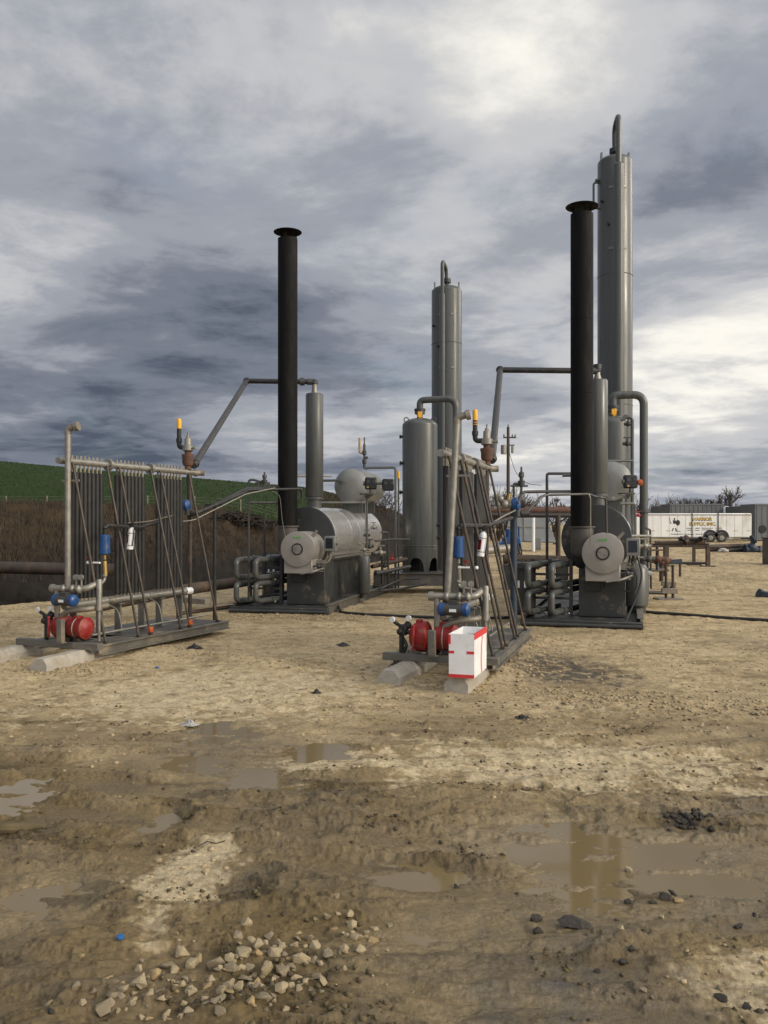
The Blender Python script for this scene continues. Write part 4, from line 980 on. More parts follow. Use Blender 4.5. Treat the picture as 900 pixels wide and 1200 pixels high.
vapour(CL, UL, 4.30, .02, 'bent pipe rising from the weedy bank cooler past the lone smokestack', P(289, 446.5, 16.7))
vapour(CR, UR, 4.22, .02, 'bent pipe rising from the cooler behind the box to the right hand still column', P(586, 433.5, 14.6))

# uprights that hold the control lines
def post(lab, px, ptop, D, r, m_):
    p = P(px, ptop, D); m = MB(); q = T('support_post', lab, 'post', W, (p.x, p.y, 0))
    m.cyl((p.x, p.y, -.05), p, r, n=12); q.part('pole', m, m_)
    m = MB(); m.obox(p, (.16, -.06, 0), (.01, .03, 0), (0, 0, .018)); q.part('cross_bar', m, 'pipe_black')
post('slim dark post standing in the dirt beyond the weedy bank cooler', 251.5, 592, 14.2, .032, 'pipe_black')
post('thick dark blue post in front of the hairpin pipes', 602, 594, 12.9, .055, 'paint_blue_dull')

# control lines left
def line(name, lab, pts, r, m_, bend=.12, n=8, cat='pipe', group='small control pipes'):
    m = MB(); m.tube(pts, r, n, bend); return solo(name, lab, cat, W, pts[0], m, m_, group)
line('control_pipe', 'black pipe from the blue pot past the fin tubes of the weedy bank cooler', [CL.w((.46, .20, 1.62)), CL.w((.46, .24, 1.66)), P(165, 618, 11.4), P(183, 612, 11.9), P(206, 598, 12.6)], .024, 'pipe_black', .06)
line('control_pipe', 'upper dark pipe climbing to the smokestack over the slim dark post', [P(222, 607, 12.8), P(288, 572.5, 14.6), P(326, 571, 15.9)], .028, 'pipe_black', .1)
line('control_pipe', 'lower dark pipe climbing to the smokestack over the slim dark post', [P(226, 603, 12.8), P(284, 578, 14.4), P(290, 574, 14.6), P(354, 573, 15.6), P(354, 585, 15.6)], .026, 'pipe_black', .08)
line('control_pipe', 'pale insulated tube running beside the dark pipes by the slim post', [P(214, 611, 12.6), P(226, 610, 12.8), P(288, 579, 14.4), P(322, 572, 15.0)], .010, 'galvanised', .1)
line('control_pipe', 'thin pale tube dangling down the lone smokestack', [P(316, 574, 15.2), P(328, 580, 15.4), P(331, 612, 15.5), P(335, 632, 15.55)], .006, 'galvanised', .1, 6)
line('control_pipe', 'thin slack wire along the fin tubes of the weedy bank cooler', [P(150, 613, 11.0), P(175, 611, 11.6), P(196, 606, 12.2), P(206, 603, 12.5)], .007, 'pipe_steel', .2, 6)
line('control_pipe', 'black pipe from the blue pot across the fin tubes behind the box', [CR.w((.15, .12, 1.62)), CR.w((.17, .14, 1.66)), P(572, 616, 10.6), P(588, 611, 11.4), P(600, 607, 12.2)], .028, 'pipe_black', .05)
line('control_pipe', 'upper black pipe leaving the blue valve for the right hand smokestack', [P(606, 590, 12.6), P(612, 576.5, 12.8), P(640, 576, 13.3), P(668, 576, 13.9)], .024, 'pipe_black', .12)
line('control_pipe', 'shiny pipe rising from the blue post and crossing the right hand smokestack', [P(614, 604, 12.7), P(634, 582, 13.1), P(640, 580, 13.15), P(691, 579, 13.4), P(697, 582, 13.5), P(706, 583, 13.5), P(710, 584, 13.6), P(711, 628, 13.6)], .020, 'pipe_grey', .08)
line('control_pipe', 'pale tube hanging down the front of the right hand smokestack', [P(690, 579, 13.35), P(692, 584, 13.35), P(692, 640, 13.4)], .009, 'galvanised', .03, 6)
line('control_pipe', 'pale wavy tube sloping up to the blue valve on the dark blue post', [P(560, 622, 10.4), P(575, 614, 10.9), P(588, 606, 11.7), P(604, 598, 12.6)], .012, 'galvanised', .2)

def valve_group(lab, p, s, tree=True):
    p = Vector(p); q = T('control_valve', lab, 'valve', W, p, 'blue control valves')
    m = MB(); m.lathe(p + Vector((-.02, 0, 0)), (1, -.3, .1), [(-.05 * s, .05 * s), (-.03 * s, .09 * s), (.03 * s, .09 * s), (.06 * s, .05 * s)], 18); q.part('blue_bonnet', m, 'paint_blue')
    m = MB(); m.ball(p + Vector((-.16, 0, .0)) * s, .06 * s); m.cyl(p + Vector((-.30, .02, -.05)) * s, p + Vector((-.02, 0, 0)) * s, .035 * s, n=10); m.cyl(p + Vector((-.24, 0, -.02)) * s, p + Vector((-.30, -.05, .10)) * s, .03 * s, n=10); m.obox(p + Vector((-.30, -.05, .11)) * s, (.06 * s, 0, .02 * s), (0, .02 * s, 0), (0, 0, .012 * s)); m.ball(p + Vector((-.22, -.03, .07)) * s, .045 * s); q.part('valve_body', m, 'galvanised')
    m = MB(); m.cyl(p + Vector((-.12, 0, .04)) * s, p + Vector((-.10, 0, .14)) * s, .022 * s, n=8); q.part('brass_fitting', m, 'brass')
    m = MB(); m.cyl(p + Vector((0, 0, -.06)) * s, p + Vector((0, 0, -.16)) * s, .05 * s, n=12); m.cyl(p + Vector((0.05, 0, -.12)) * s, p + Vector((.16, 0, -.12)) * s, .04 * s, n=12); q.part('base_fitting', m, 'pipe_grey')
valve_group('control valve with a blue bonnet at the far end of the weedy bank cooler', P(220, 592, 12.75), .95)
valve_group('control valve with a blue bonnet on top of the dark blue post', P(606, 591, 12.7), 1.15)

def valve_tree(lab, px, D, ytop, ybot, hooked):
    a = P(px, ybot, D); b = P(px, ytop, D); H = b.z - a.z; q = T('pressure_regulator', lab, 'regulator', W, a, 'slim pressure regulators')
    m = MB(); m.lathe(a, (0, 0, 1), [(0, .02), (H * .3, .02), (H * .32, .05), (H * .5, .055), (H * .52, .03), (H * .62, .03), (H * .64, .045), (H * .8, .04), (H * .82, .018), (H, .014)], 14); q.part('stem_body', m, 'pipe_grey')
    m = MB(); z = H * .4; m.tube([a + Vector((0, 0, z)), a + Vector((-.12, 0, z)), a + Vector((-.12, 0, -.05))], .02, 10, .03); m.cyl(a + Vector((-.17, 0, z * .8)), a + Vector((.1, 0, z * .8)), .015, n=8); q.part('side_pipe', m, 'pipe_grey')
valve_tree('slim grey regulator above the pipes near the lone smokestack', 310, 15.5, 553, 572, True)
valve_tree('slim dark regulator sticking up behind the dark blue post', 611, 13.2, 547, 580, True)

# frame of thin pipe in front of the hill side exchanger
def thin_frame(name, lab, segs, r, m_, base, group='thin standpipes'):
    q = T(name, lab, 'pipe', W, base, group)
    for nm, pts in segs:
        m = MB(); m.tube(pts, r, 8, .05); q.part(nm, m, m_)
D = 15.75
thin_frame('standpipe', 'thin grey pipe frame standing around the hairpin pipes by the brown bank', [
    ('upright', [P(291.5, 705, D), P(291.5, 563, D), P(296, 562, D), P(310, 566, D)]), ('rail', [P(292, 589, D), P(330, 589, D + .3)]), ('upright', [P(310, 660, D + 1.2), P(310, 600, D + 1.2)]),
    ], .022, 'pipe_grey', (P(291.5, 705, D).x, D, 0))
D = 17.5
thin_frame('standpipe', 'thin pipe arch between dark blue post and right hand smokestack', [
    ('upright', [P(641, 708, D), P(641, 555, D), P(672, 555, D)])], .030, 'pipe_grey', (P(641, 708, D).x, D, 0))
D = 18.6
thin_frame('standpipe', 'thin rail standing above the shiny reboiler shell', [
    ('rail', [UL.w((-.1, 2.9, 2.13)), UL.w((.92, 3.0, 2.13))]), ('upright', [UL.w((.92, 3.0, 2.13)), UL.w((.92, 3.0, .2))]), ('rail', [P(345, 558, 17.3), P(388, 558, 18.2)])], .020, 'galvanised', UL.w((.92, 3.0, .2)))
# ================================================================ vessels and towers
vessel(W, (.87, 20.4), .425, .50, 4.23, 'fat grey upright vessel with arched skirt holes behind the hill side of the box', 1.09)
vessel(W, (5.17, 19.0), .36, .30, 4.11, 'grey upright vessel tucked behind the right hand still column', .9)
contactor(W, (1.79, 24.0), .43, .05, 8.45, 'shorter grey contactor tower behind the fat upright vessel', 8.08, (-.165, .075), (6.77, 3.2), .052, None, .46)
contactor(W, (5.77, 21.0), .425, .05, 10.83, 'tallest grey contactor tower beside the right hand smokestack', 10.42, (-.085, .122), (7.82, 4.6), .066, (9.52, 10.16, .14), .66)
def loop_pipe(lab, pts, r, top):
    q = T('gas_pipe', lab, 'pipe', W, (pts[-1][0], pts[-1][1], pts[-1][2]), 'big bent gas pipes on the separators')
    m = MB(); m.tube(pts, r, 18, .24, 8); q.part('bent_pipe', m, 'paint_grey')
    m = MB(); e = Vector(pts[0]); m.elbow_flange(e, (0, 0, 1), r + .055, .028); q.part('flange', m, 'pipe_grey')
    m = MB(); p = Vector(pts[-1]); m.elbow_flange((p.x, p.y, p.z + 1.6), (0, 0, 1), r + .05, .03); q.part('flange', m, 'paint_grey')
loop_pipe('bent grey pipe arching off the fat arched-skirt vessel', [(.87, 20.4, 4.42), (.87, 20.4, 4.66), (1.72, 20.1, 4.66), (1.72, 20.1, .95)], .080, 0)
loop_pipe('bent grey pipe dropping straight down beside the white trailer', [(5.17, 19.0, 4.30), (5.17, 19.0, 4.57), (5.84, 18.9, 4.57), (5.84, 18.9, .35)], .090, 0)
q = T('vessel_skid', 'deep grey beam frame under the fat arched-skirt vessel', 'skid', W, (.9, 20.4, .17))
m = MB(); m.ibeam((-.25, 19.83, .35), (1.85, 19.83, .35), .12, .30); q.part('front_beam', m, 'skid_grey')
m = MB(); m.ibeam((-.25, 21.0, .35), (1.85, 21.0, .35), .12, .30)
for x in (-.2, 1.8): m.ibeam((x, 19.9, .34), (x, 20.93, .34), .12, .28)
m.box(.2, 1.5, 19.95, 20.9, .47, .495); q.part('side_beam', m, 'paint_grey')
for x in (-.15, 1.75): m = MB(); m.box(x - .12, x + .12, 19.75, 21.05, .0, .195); q.part('foot', m, 'paint_dark_grey')
# relief tree on the hill side drum and its vent frame
D = 19.3
q = T('drum_relief_valve', 'small relief valve with a yellowish vent above the drum on the shiny reboiler', 'relief valve', W, P(427, 548, D))
a = P(427, 549, D)
m = MB(); m.tube([a, a + Vector((0, 0, .14))], .03, 10); m.lathe(a + Vector((0, 0, .10)), (0, 0, 1), [(0, .02), (.02, .05), (.1, .05), (.12, .025), (.2, .025), (.22, .05), (.30, .05), (.32, .03), (.45, .03), (.47, .015), (.62, .015)], 14); m.cyl(a + Vector((-.02, 0, .25)), a + Vector((.08, 0, .25)), .03, n=10); q.part('valve_body', m, 'pipe_grey')
m = MB(); m.tube([a + Vector((0, 0, .36)), a + Vector((-.11, 0, .36)), a + Vector((-.11, 0, .46))], .025, 10, .04); q.part('vent_elbow', m, 'brass')
m = MB(); m.cyl(a + Vector((-.11, 0, .45)), a + Vector((-.11, 0, .70)), .026, n=10); q.part('vent_pipe', m, 'brass')
thin_frame('standpipe', 'pipe stepping down from the small drum beside the fat vessel', [('vent_line', [P(427, 549, D), P(434, 548, D), P(463.5, 548, D), P(463.5, 690, D)])], .028, 'paint_grey', (P(463.5, 690, D).x, D, .1))
q = T('vent_marker', 'thin pipe with a yellow tip beside the fat arched-skirt vessel', 'vent', W, (P(467, 0, 19.6).x, 19.6, .1))
m = MB(); m.tube([(P(467, 0, 19.6).x, 19.6, .15), P(467, 556, 19.6)], .02, 8); q.part('pole', m, 'pipe_grey')
m = MB(); m.cyl(P(467, 561, 19.6), P(467, 552, 19.6), .034, n=10); q.part('tip', m, 'paint_yellow')
controller(W, P(434.5, 566.5, 17.5), 'pair of black controllers on a stand beside the drum of the shiny reboiler', 2)
controller(W, P(739, 564.5, 15.8), 'black controller with a red knob in front of the big bent pipe by the trailer', 1)
m = MB(); p = P(749.5, 565.5, 15.8); m.lathe(p, (1, 0, 0), [(-.04, .04), (.0, .06), (.04, .06), (.055, .03)], 16); solo('indicator_cap', 'round red orange cap beside the black controller by the trailer side', 'cap', W, p, m, 'orange_plastic')

def clutter(lab, segs, base, extra=()):
    q = T('piping_run', lab, 'piping', W, base, 'low pipework on the skids')
    for nm, pts, r, mt in segs:
        m = MB(); m.tube(pts, r, 10, .08); q.part(nm, m, mt)
    for nm, p, r, mt in extra:
        m = MB(); p = Vector(p); m.ball(p, r); m.cyl(p + Vector((-r * 1.6, 0, 0)), p + Vector((r * 1.6, 0, 0)), r * .62, n=10); m.cyl(p, p + Vector((0, 0, r * 2.2)), r * .3, n=8)
        m.obox(p + Vector((0, 0, r * 2.3)), (r * 1.3, 0, 0), (0, r * .4, 0), (0, 0, r * .2)); q.part(nm, m, mt)
clutter('tangle of low pipes and valves between the shiny reboiler and the fat vessel', [
    ('header_pipe', [P(436, 664, 18.6), P(476, 655, 19.6)], .05, 'rust_pipe'), ('header_pipe', [P(440, 672, 18.4), P(480, 664, 19.6)], .045, 'pipe_grey'),
    ('branch_pipe', [P(440, 634, 18.2), P(458, 632, 19), P(480, 632, 19.4)], .022, 'pipe_grey'), ('branch_pipe', [P(455, 690, 18.9), P(455, 624, 18.9), P(447, 624, 18.7)], .024, 'pipe_grey'),
    ('branch_pipe', [P(436, 648, 18.4), P(448, 650, 18.7), P(448, 684, 18.7)], .03, 'pipe_grey'), ('branch_pipe', [P(445, 690, 18.2), P(470, 679, 19.4), P(492, 678, 19.4)], .022, 'pipe_grey'),
    ('branch_pipe', [P(420, 694, 17.6), P(470, 690, 19.2), P(500, 684, 19.3)], .028, 'pipe_grey')],
    (P(455, 690, 18.9).x, 18.9, .1), [('red_valve', P(459, 655, 18.6), .04, 'paint_red'), ('small_valve', P(446, 648, 18.2), .07, 'galvanised'), ('small_valve', P(433, 640, 17.9), .06, 'pipe_grey'), ('small_valve', P(451, 663, 18.3), .05, 'pipe_black'), ('small_valve', P(430, 627, 17.8), .045, 'pipe_grey'), ('small_valve', P(438, 618, 18.0), .045, 'galvanised')])
clutter('tangle of small pipes and valves beside the nearly end-on reboiler and big bent pipe', [
    ('branch_pipe', [P(728, 493, 17.2), P(735, 488, 17.2), P(741, 490, 17.2), P(741, 660, 17.2)], .034, 'paint_grey'), ('branch_pipe', [P(700, 540, 16.9), P(741, 540, 17.1)], .026, 'paint_grey'),
    ('branch_pipe', [P(726, 590, 15.6), P(744, 590, 15.8), P(744, 660, 15.8)], .028, 'paint_grey'), ('branch_pipe', [P(738, 628, 15.2), P(762, 628, 16.2)], .024, 'galvanised'),
    ('branch_pipe', [P(757, 619, 16.6), P(762, 621, 17), P(763, 690, 17)], .022, 'pipe_grey'), ('branch_pipe', [P(759, 640, 17), P(759, 700, 17)], .022, 'pipe_grey'),
    ('branch_pipe', [P(745, 670, 14.8), P(762, 672, 16)], .05, 'paint_grey_light'), ('branch_pipe', [P(770, 640, 17.5), P(770, 668, 17.5)], .03, 'paint_blue_dull')],
    (P(744, 690, 15.8).x, 15.8, .1), [('red_valve', P(748, 604, 15.4), .032, 'paint_red'), ('small_valve', P(735, 520, 17.2), .055, 'pipe_black'), ('small_valve', P(736, 497, 17.2), .05, 'pipe_black'), ('small_valve', P(756, 640, 15.6), .06, 'galvanised'), ('small_valve', P(760, 655, 16), .07, 'pipe_grey'), ('small_valve', P(745, 640, 15), .06, 'brass'), ('small_valve', P(771, 655, 17.4), .08, 'rust')])

# ================================================================ white taped box
F = Frame(.64, 8.3, 18.0)
q = T('taped_box', 'open white box edged with red tape standing on the cooler skid nose', 'box', F, (.13, .3, .17))
w_, l_, h0, h1, th = .255, .62, .172, .60, .008
m = MB(); m.box(0, w_, 0, l_, h0, h0 + .01); m.box(0, w_, 0, th, h0 + .012, h1); m.box(0, w_, l_ - th, l_, h0 + .012, h1); m.box(0, th, th + .001, l_ - th - .001, h0 + .012, h1 - .001); m.box(w_ - th, w_, th + .001, l_ - th - .001, h0 + .012, h1 - .001)
q.part('panel', m, 'white_plastic')
m = MB(); e = .0025
m.box(w_ + .0005, w_ + e, 0.0, l_, h1 - .055, h1 + .002); m.box(w_ - th - e, w_ + e, -.001, l_ + .001, h1 + .0025, h1 + .005)
q.part('rim_tape', m, 'tape_red'); m = MB(); m.box(-.001, w_ + .001, -e, -.0005, h0 - .002, h0 + .032); q.part('base_tape', m, 'tape_red'); m = MB(); m.box(.0, .055, -e, -.0005, h0 + .235, h0 + .262); q.part('tape', m, 'tape_red'); m = MB(); m.box(w_ - .075, w_, -e, -.0005, h0 + .235, h0 + .262); q.part('tape', m, 'tape_red'); m = MB()
m.box(-e, -.0005, -.001, .03, h1 - .11, h1 + .001); m.box(-e, .02, -e - .001, -.0006, h1 - .10, h1 - .01); q.part('corner_tape', m, 'tape_red'); m = MB()
for k in range(10):
    z0, z1 = h1 - .056 - k * .037, h1 - .056 - (k + 1) * .037; y = .33 - .055 * math.sin(k / 9 * 2.6) + .0
    m.obox((w_ + .0015, y + .06, (z0 + z1) / 2), (0, 0, (z0 - z1) / 2 + .001), (0, .014, 0), (.001, 0, 0))
q.part('strap_tape', m, 'tape_red')
m = MB(); m.obox((w_ - .05, .05, h1 - .05), (.03, .01, 0), (-.003, .012, 0), (0, .01, .05)); q.part('paper', m, 'plastic_bag')

# ================================================================ pipelines on the bank side
line('pipeline', 'thick rusty brown pipe lying along the ditch at the photo edge', [(-16, 19.9, .66), P(0, 665, 19.5), P(82, 667, 19.2), P(160, 668, 19.0)], .14, 'rust_pipe', .5, 18, 'pipeline', None)
line('pipeline', 'long brown pipe running out behind the weedy bank cooler to the skid', [P(120, 709, 14.2), P(215, 691, 15.6), P(288, 681, 16.6), P(330, 676, 17.4)], .105, 'rust_pipe', .5, 16, 'pipeline', None)
q = T('steel_offcut', 'short pale steel channel lying behind the weedy bank cooler', 'steel', W, P(232, 706, 14.6)); m = MB(); m.beam(P(216, 703, 14.9), P(244, 705, 14.6), .16, .09, .004); q.part('channel', m, 'pipe_steel')
for k, (y0, lab) in enumerate(((712, 'thin rusty rod on the dirt near the slim dark post'), (717, 'thin dark rod on the dirt just before the slim dark post'))):
    a = P(212, y0 + 3, 15.6 - k * .4); b = P(285, y0 - 8, 17.0 - k * .4); a.z = gz(a.x, a.y) + .02; b.z = gz(b.x, b.y) + .03
    line('steel_rod', lab, [a, b], .018, 'rust' if k == 0 else 'pipe_black', .1, 6, 'rod', 'rods on the dirt')
def on_ground(px, py, lift=0.):
    x, y = gp(px, py); return Vector((x, y, gz(x, y) + lift))
line('hose', 'black hose lying on the dirt between the shiny reboiler skid and the box cooler', [on_ground(395, 716, .0) + Vector((0, .1, .1)), on_ground(399, 720, .02), on_ground(430, 723, .02), on_ground(470, 724.5, .02), on_ground(525, 727, .02), on_ground(570, 727, .02), on_ground(600, 726, .02)], .026, 'rubber_black', .2, 8, 'hose', None)
line('hose', 'black hose running from the nearly end-on reboiler skid off the photo edge', [on_ground(738, 719, .05), on_ground(760, 721, .024), on_ground(800, 723, .024), on_ground(850, 726.5, .024), on_ground(905, 730, .024), on_ground(1000, 734, .024)], .028, 'rubber_black', .3, 8, 'hose', None)

# ================================================================ yard beyond
# rusty overhead pipe
q = T('overhead_pipeline', 'rusty overhead pipe on posts crossing behind the dark blue post', 'pipeline', W, (2.6, 24.5, 0))
m = MB(); m.tube([P(553, 598, 24.5), P(690, 598, 25)], .11, 16); q.part('main_pipe', m, 'rust'); m = MB(); m.tube([P(556, 603.5, 24.2), P(690, 604, 24.8)], .075, 14); q.part('lower_pipe', m, 'pipe_black')
for px in (561, 654): p = P(px, 604, 24.4); m = MB(); m.cyl((p.x, p.y, -.05), (p.x, p.y, p.z), .07, n=10); q.part('support_leg', m, 'rust_pipe')
q = T('low_pipeline', 'dark pipe low over the dirt behind the filter vessel of the blue post', 'pipeline', W, (3.2, 21, 0))
m = MB(); m.tube([P(590, 655, 21), P(668, 657, 21)], .12, 14); q.part('main_pipe', m, 'rust_pipe')
for px in (596, 660): p = P(px, 656, 21); m = MB(); m.box(p.x - .1, p.x + .1, 20.85, 21.15, 0, p.z - .12); q.part('support_block', m, 'paint_dark_grey')
# tilted panel shelter
q = T('solar_panel', 'tilted grey panel on a white post far behind the dark blue post', 'solar panel', W, (8.9, 50, 0))
m = MB(); a, b, c_, d_ = P(606, 603, 51.5), P(638, 603, 51.5), P(652, 636, 49), P(592, 620, 50); a = P(598, 603, 51.5); d_ = P(590, 634, 49)
nrm = (b - a).cross(d_ - a).normalized() * .03
m.add([a + nrm, b + nrm, c_ + nrm, d_ + nrm, a - nrm, b - nrm, c_ - nrm, d_ - nrm], [(0, 1, 2, 3), (4, 7, 6, 5), (0, 4, 5, 1), (1, 5, 6, 2), (2, 6, 7, 3), (3, 7, 4, 0)]); q.part('panel', m, 'solar_back')
m = MB(); m.beam((a + d_) / 2 - nrm * 2.2, (b + c_) / 2 - nrm * 2.2, .06, .06); m.beam((a * .6 + b * .4) - nrm * 2.2, (d_ * .6 + c_ * .4) - nrm * 2.2, .06, .06); q.part('panel_frame', m, 'galvanised')
m = MB(); p = P(625, 606, 48.4); m.cyl((p.x, 48.4, 0), p, .10, n=12); q.part('post', m, 'white_paint')
q = T('equipment_cabinet', 'small grey cabinet under the tilted panel', 'cabinet', W, (9.2, 48.5, 0))
m = MB(); p = P(630, 630, 48.5); m.box(p.x - .2, p.x + .2, 48.5, 48.8, .1, .8, .02); q.part('housing', m, 'container_grey'); m = MB(); m.box(p.x - .15, p.x + .15, 48.47, 48.497, .2, .7, .01); q.part('door', m, 'container_grey')
q = T('blue_pump', 'blue pump unit with a dark coil far behind the box cooler', 'pump', W, (6.6, 42, 0))
p = P(601, 634, 42); m = MB(); m.box(p.x - .5, p.x + .35, 41.6, 42.4, .25, .95, .05); m.cyl((p.x - .2, 42, .95), (p.x - .2, 42, 1.35), .16, n=14); m.cyl((p.x + .3, 42, .3), (p.x + .3, 42, 1.5), .05, n=8); m.cyl((p.x - .5, 41.5, .5), (p.x - .5, 42.5, .5), .25, n=16); q.part('pump_body', m, 'paint_blue')
m = MB()
for k in range(6): m.torus((p.x - .45 + .14 * k, 41.2, .36), (1, 0, .1), .30, .035, 18, 6)
q.part('coil', m, 'pipe_black')
q = T('silver_pipe', 'silver horizontal pipe on legs behind the fin tubes of the box cooler', 'pipe', W, (3.6, 28, 0))
m = MB(); m.tube([P(562, 646, 28), P(600, 642, 29)], .14, 16); m.cyl(P(583, 643.8, 28.5) + Vector((-.03, 0, 0)), P(583, 643.8, 28.5) + Vector((.05, 0, 0)), .20, n=16); q.part('main_pipe', m, 'galvanised')
m = MB()
for px, D in ((566, 28.1), (592, 28.8)): p = P(px, 650, D); m.box(p.x - .06, p.x + .06, D - .1, D + .1, 0, p.z)
q.part('leg', m, 'paint_dark_grey')

# white enclosed trailer
D = 70.0; X0 = P(739, 0, D).x; X1 = P(881, 0, D).x; ZT, ZB = P(0, 601.5, D).z, P(0, 630, D).z
q = T('cargo_trailer', 'long white enclosed trailer with a warrior emblem and yellow lettering', 'trailer', W, ((X0 + X1) / 2, D, 0))
m = MB(); m.box(X0, X1, D, D + 2.5, ZB, ZT, .06); q.part('trailer_body', m, 'white_paint')
m = MB(); m.box(X0, X1 + .01, D - .03, D - .002, ZT - .16, ZT - .09); m.box(X0, X1 + .01, D - .03, D - .002, ZB, ZB + .07); q.part('side_rail', m, 'galvanised')
for k in range(14):
    m = MB(); x = X0 + .5 + k * .68; m.box(x - .008, x + .008, D - .008, D - .002, ZB + .08, ZT - .17); q.part('panel_seam', m, 'galvanised')
for px in (811, 841.5):
    m = MB(); x = P(px, 0, D).x; m.box(x - .035, x + .035, D - .045, D - .003, ZB - .15, ZT + .03); q.part('door_strap', m, 'letter_black')
for px in (832.5, 845.5):
    x = P(px, 0, D).x; m = MB(); n_ = 14
    vs = []
    for k in range(n_ + 1):
        a = math.pi * k / n_
        for rr in (.40, .62):
            for yy in (D - .06, D - .004): vs.append((x + math.cos(a) * rr, yy, .45 + math.sin(a) * rr))
    fs = []
    for k in range(n_):
        o_ = k * 4; fs += [(o_, o_ + 4, o_ + 6, o_ + 2), (o_ + 2, o_ + 6, o_ + 7, o_ + 3), (o_, o_ + 1, o_ + 5, o_ + 4), (o_ + 1, o_ + 3, o_ + 7, o_ + 5)]
    m.add(vs, fs); q.part('wheel_arch', m, 'plastic_black')
    m = MB(); m.lathe((x, D - .1, .40), (0, 1, 0), [(0, .22), (.0, .38), (.03, .40), (.22, .40), (.25, .38)], 26); wh = q.part('wheel', m, 'rubber_black')
    m = MB(); m.lathe((x, D - .115, .40), (0, 1, 0), [(0, .05), (.01, .20), (.03, .21)], 20); q.part('rim', m, 'galvanised', wh)
for px in (765, 783, 862, 877):
    m = MB(); p = P(px, 622, D); m.box(p.x - .18, p.x + .18, D - .012, D - .002, p.z - .02, p.z + .02); q.part('side_marker', m, 'brass')
m = MB(); x = P(760, 0, D).x; m.box(x - .1, x + .1, D + .8, D + 1, 0, ZB); m.box(X0 - 1.2, X0 + 1, D + 1.1, D + 1.3, .35, .5); q.part('jack_leg', m, 'paint_dark_grey')
def text(q, body, px, py, wpx, hpx, m_, D, off, name='lettering', grow=0.):
    cu = bpy.data.curves.new(name, 'FONT'); cu.body = body; cu.align_x = 'CENTER'; cu.align_y = 'CENTER'; cu.size = 1; cu.extrude = .003; cu.offset = .02 + grow; cu.resolution_u = 3
    tmp = bpy.data.objects.new('tmp', cu); COL.objects.link(tmp); bpy.context.view_layer.update()
    dg = bpy.context.evaluated_depsgraph_get(); me = bpy.data.meshes.new_from_object(tmp.evaluated_get(dg)); bpy.data.objects.remove(tmp)
    co = np.array([v.co[:] for v in me.vertices]); lo, hi = co.min(0), co.max(0); c = (lo + hi) / 2
    p = P(px, py, D); sx = wpx / FX * D / (hi[0] - lo[0]); sz = hpx / FX * D / (hi[1] - lo[1])
    for v in me.vertices:
        x, y, z = v.co; v.co = (p.x + (x - c[0]) * sx - q.base.x, D - off - z - q.base.y, p.z + (y - c[1]) * sz - q.base.z)
    me.materials.clear(); me.materials.append(MATS[m_]); me.update()
    o = bpy.data.objects.new(name, me); COL.objects.link(o); o.parent = q.e; return o
text(q, 'WARRIOR', 822.5, 608.4, 24.4, 4.3, 'letter_black', D, .004, 'lettering_outline', .03); text(q, 'WARRIOR', 822.3, 608.2, 23.2, 3.3, 'letter_yellow', D, .016)  # larger black text behind the yellow forms the printed outline
text(q, 'SUPPLY, INC.', 823.3, 614.4, 31.4, 4.9, 'letter_black', D, .004, 'lettering_outline', .03); text(q, 'SUPPLY, INC.', 823, 614.2, 30.2, 3.9, 'letter_yellow', D, .016)
m = MB(); rng = random.Random(2)
for (xa, xb, y) in ((804.5, 811, 619), (814.5, 820.5, 619), (823, 836, 619), (838.5, 845.5, 619), (805, 811, 621.4), (814, 820, 621.4), (822.5, 833, 621), (838.5, 844.5, 621.6), (786, 800, 626), (801, 813, 626.2), (815, 823, 626)):
    x = xa
    while x < xb:
        w2 = rng.uniform(.35, .8); p = P(x, y, D); pe = P(min(x + w2, xb), y, D); m.box(p.x, pe.x - .012, D - .006, D - .002, p.z - rng.uniform(.025, .05), p.z + rng.uniform(.025, .05)); x += w2 + .12
q.part('small_print', m, 'letter_black')
m = MB()
def plate(pts): 
    v3 = [P(a, b, D) + Vector((0, -.003, 0)) for a, b in pts]; n_ = len(v3); m.add(v3 + [v + Vector((0, -.006, 0)) for v in v3], [tuple(range(n_)), tuple(range(2 * n_ - 1, n_ - 1, -1))] + [(i, (i + 1) % n_, n_ + (i + 1) % n_, n_ + i) for i in range(n_)])
plate([(784.2, 606.5), (784.7, 606.4), (786.2, 613.5), (785.6, 613.6)]); plate([(785, 612.2), (787, 612.6), (786.4, 613.6), (785, 613.2)])
plate([(789.6, 607.2), (790.6, 606.9), (791.2, 607.8), (791.1, 609), (790.2, 609.5), (789.5, 608.6)]); plate([(788.4, 609.8), (791.8, 609.6), (792.4, 613.6), (789, 614)])
plate([(794.4 + 2.5 * math.cos(a), 612.6 + 3.4 * math.sin(a)) for a in [k * math.pi / 8 for k in range(16)]])
plate([(788.6, 618.8), (789.8, 619), (788.2, 622.6), (787, 622.4)]); plate([(791, 619), (792.4, 618.8), (793.2, 622), (797.6, 622.4), (797.4, 622.9), (791.8, 622.8)])
q.part('warrior_emblem', m, 'letter_black', smooth=False)

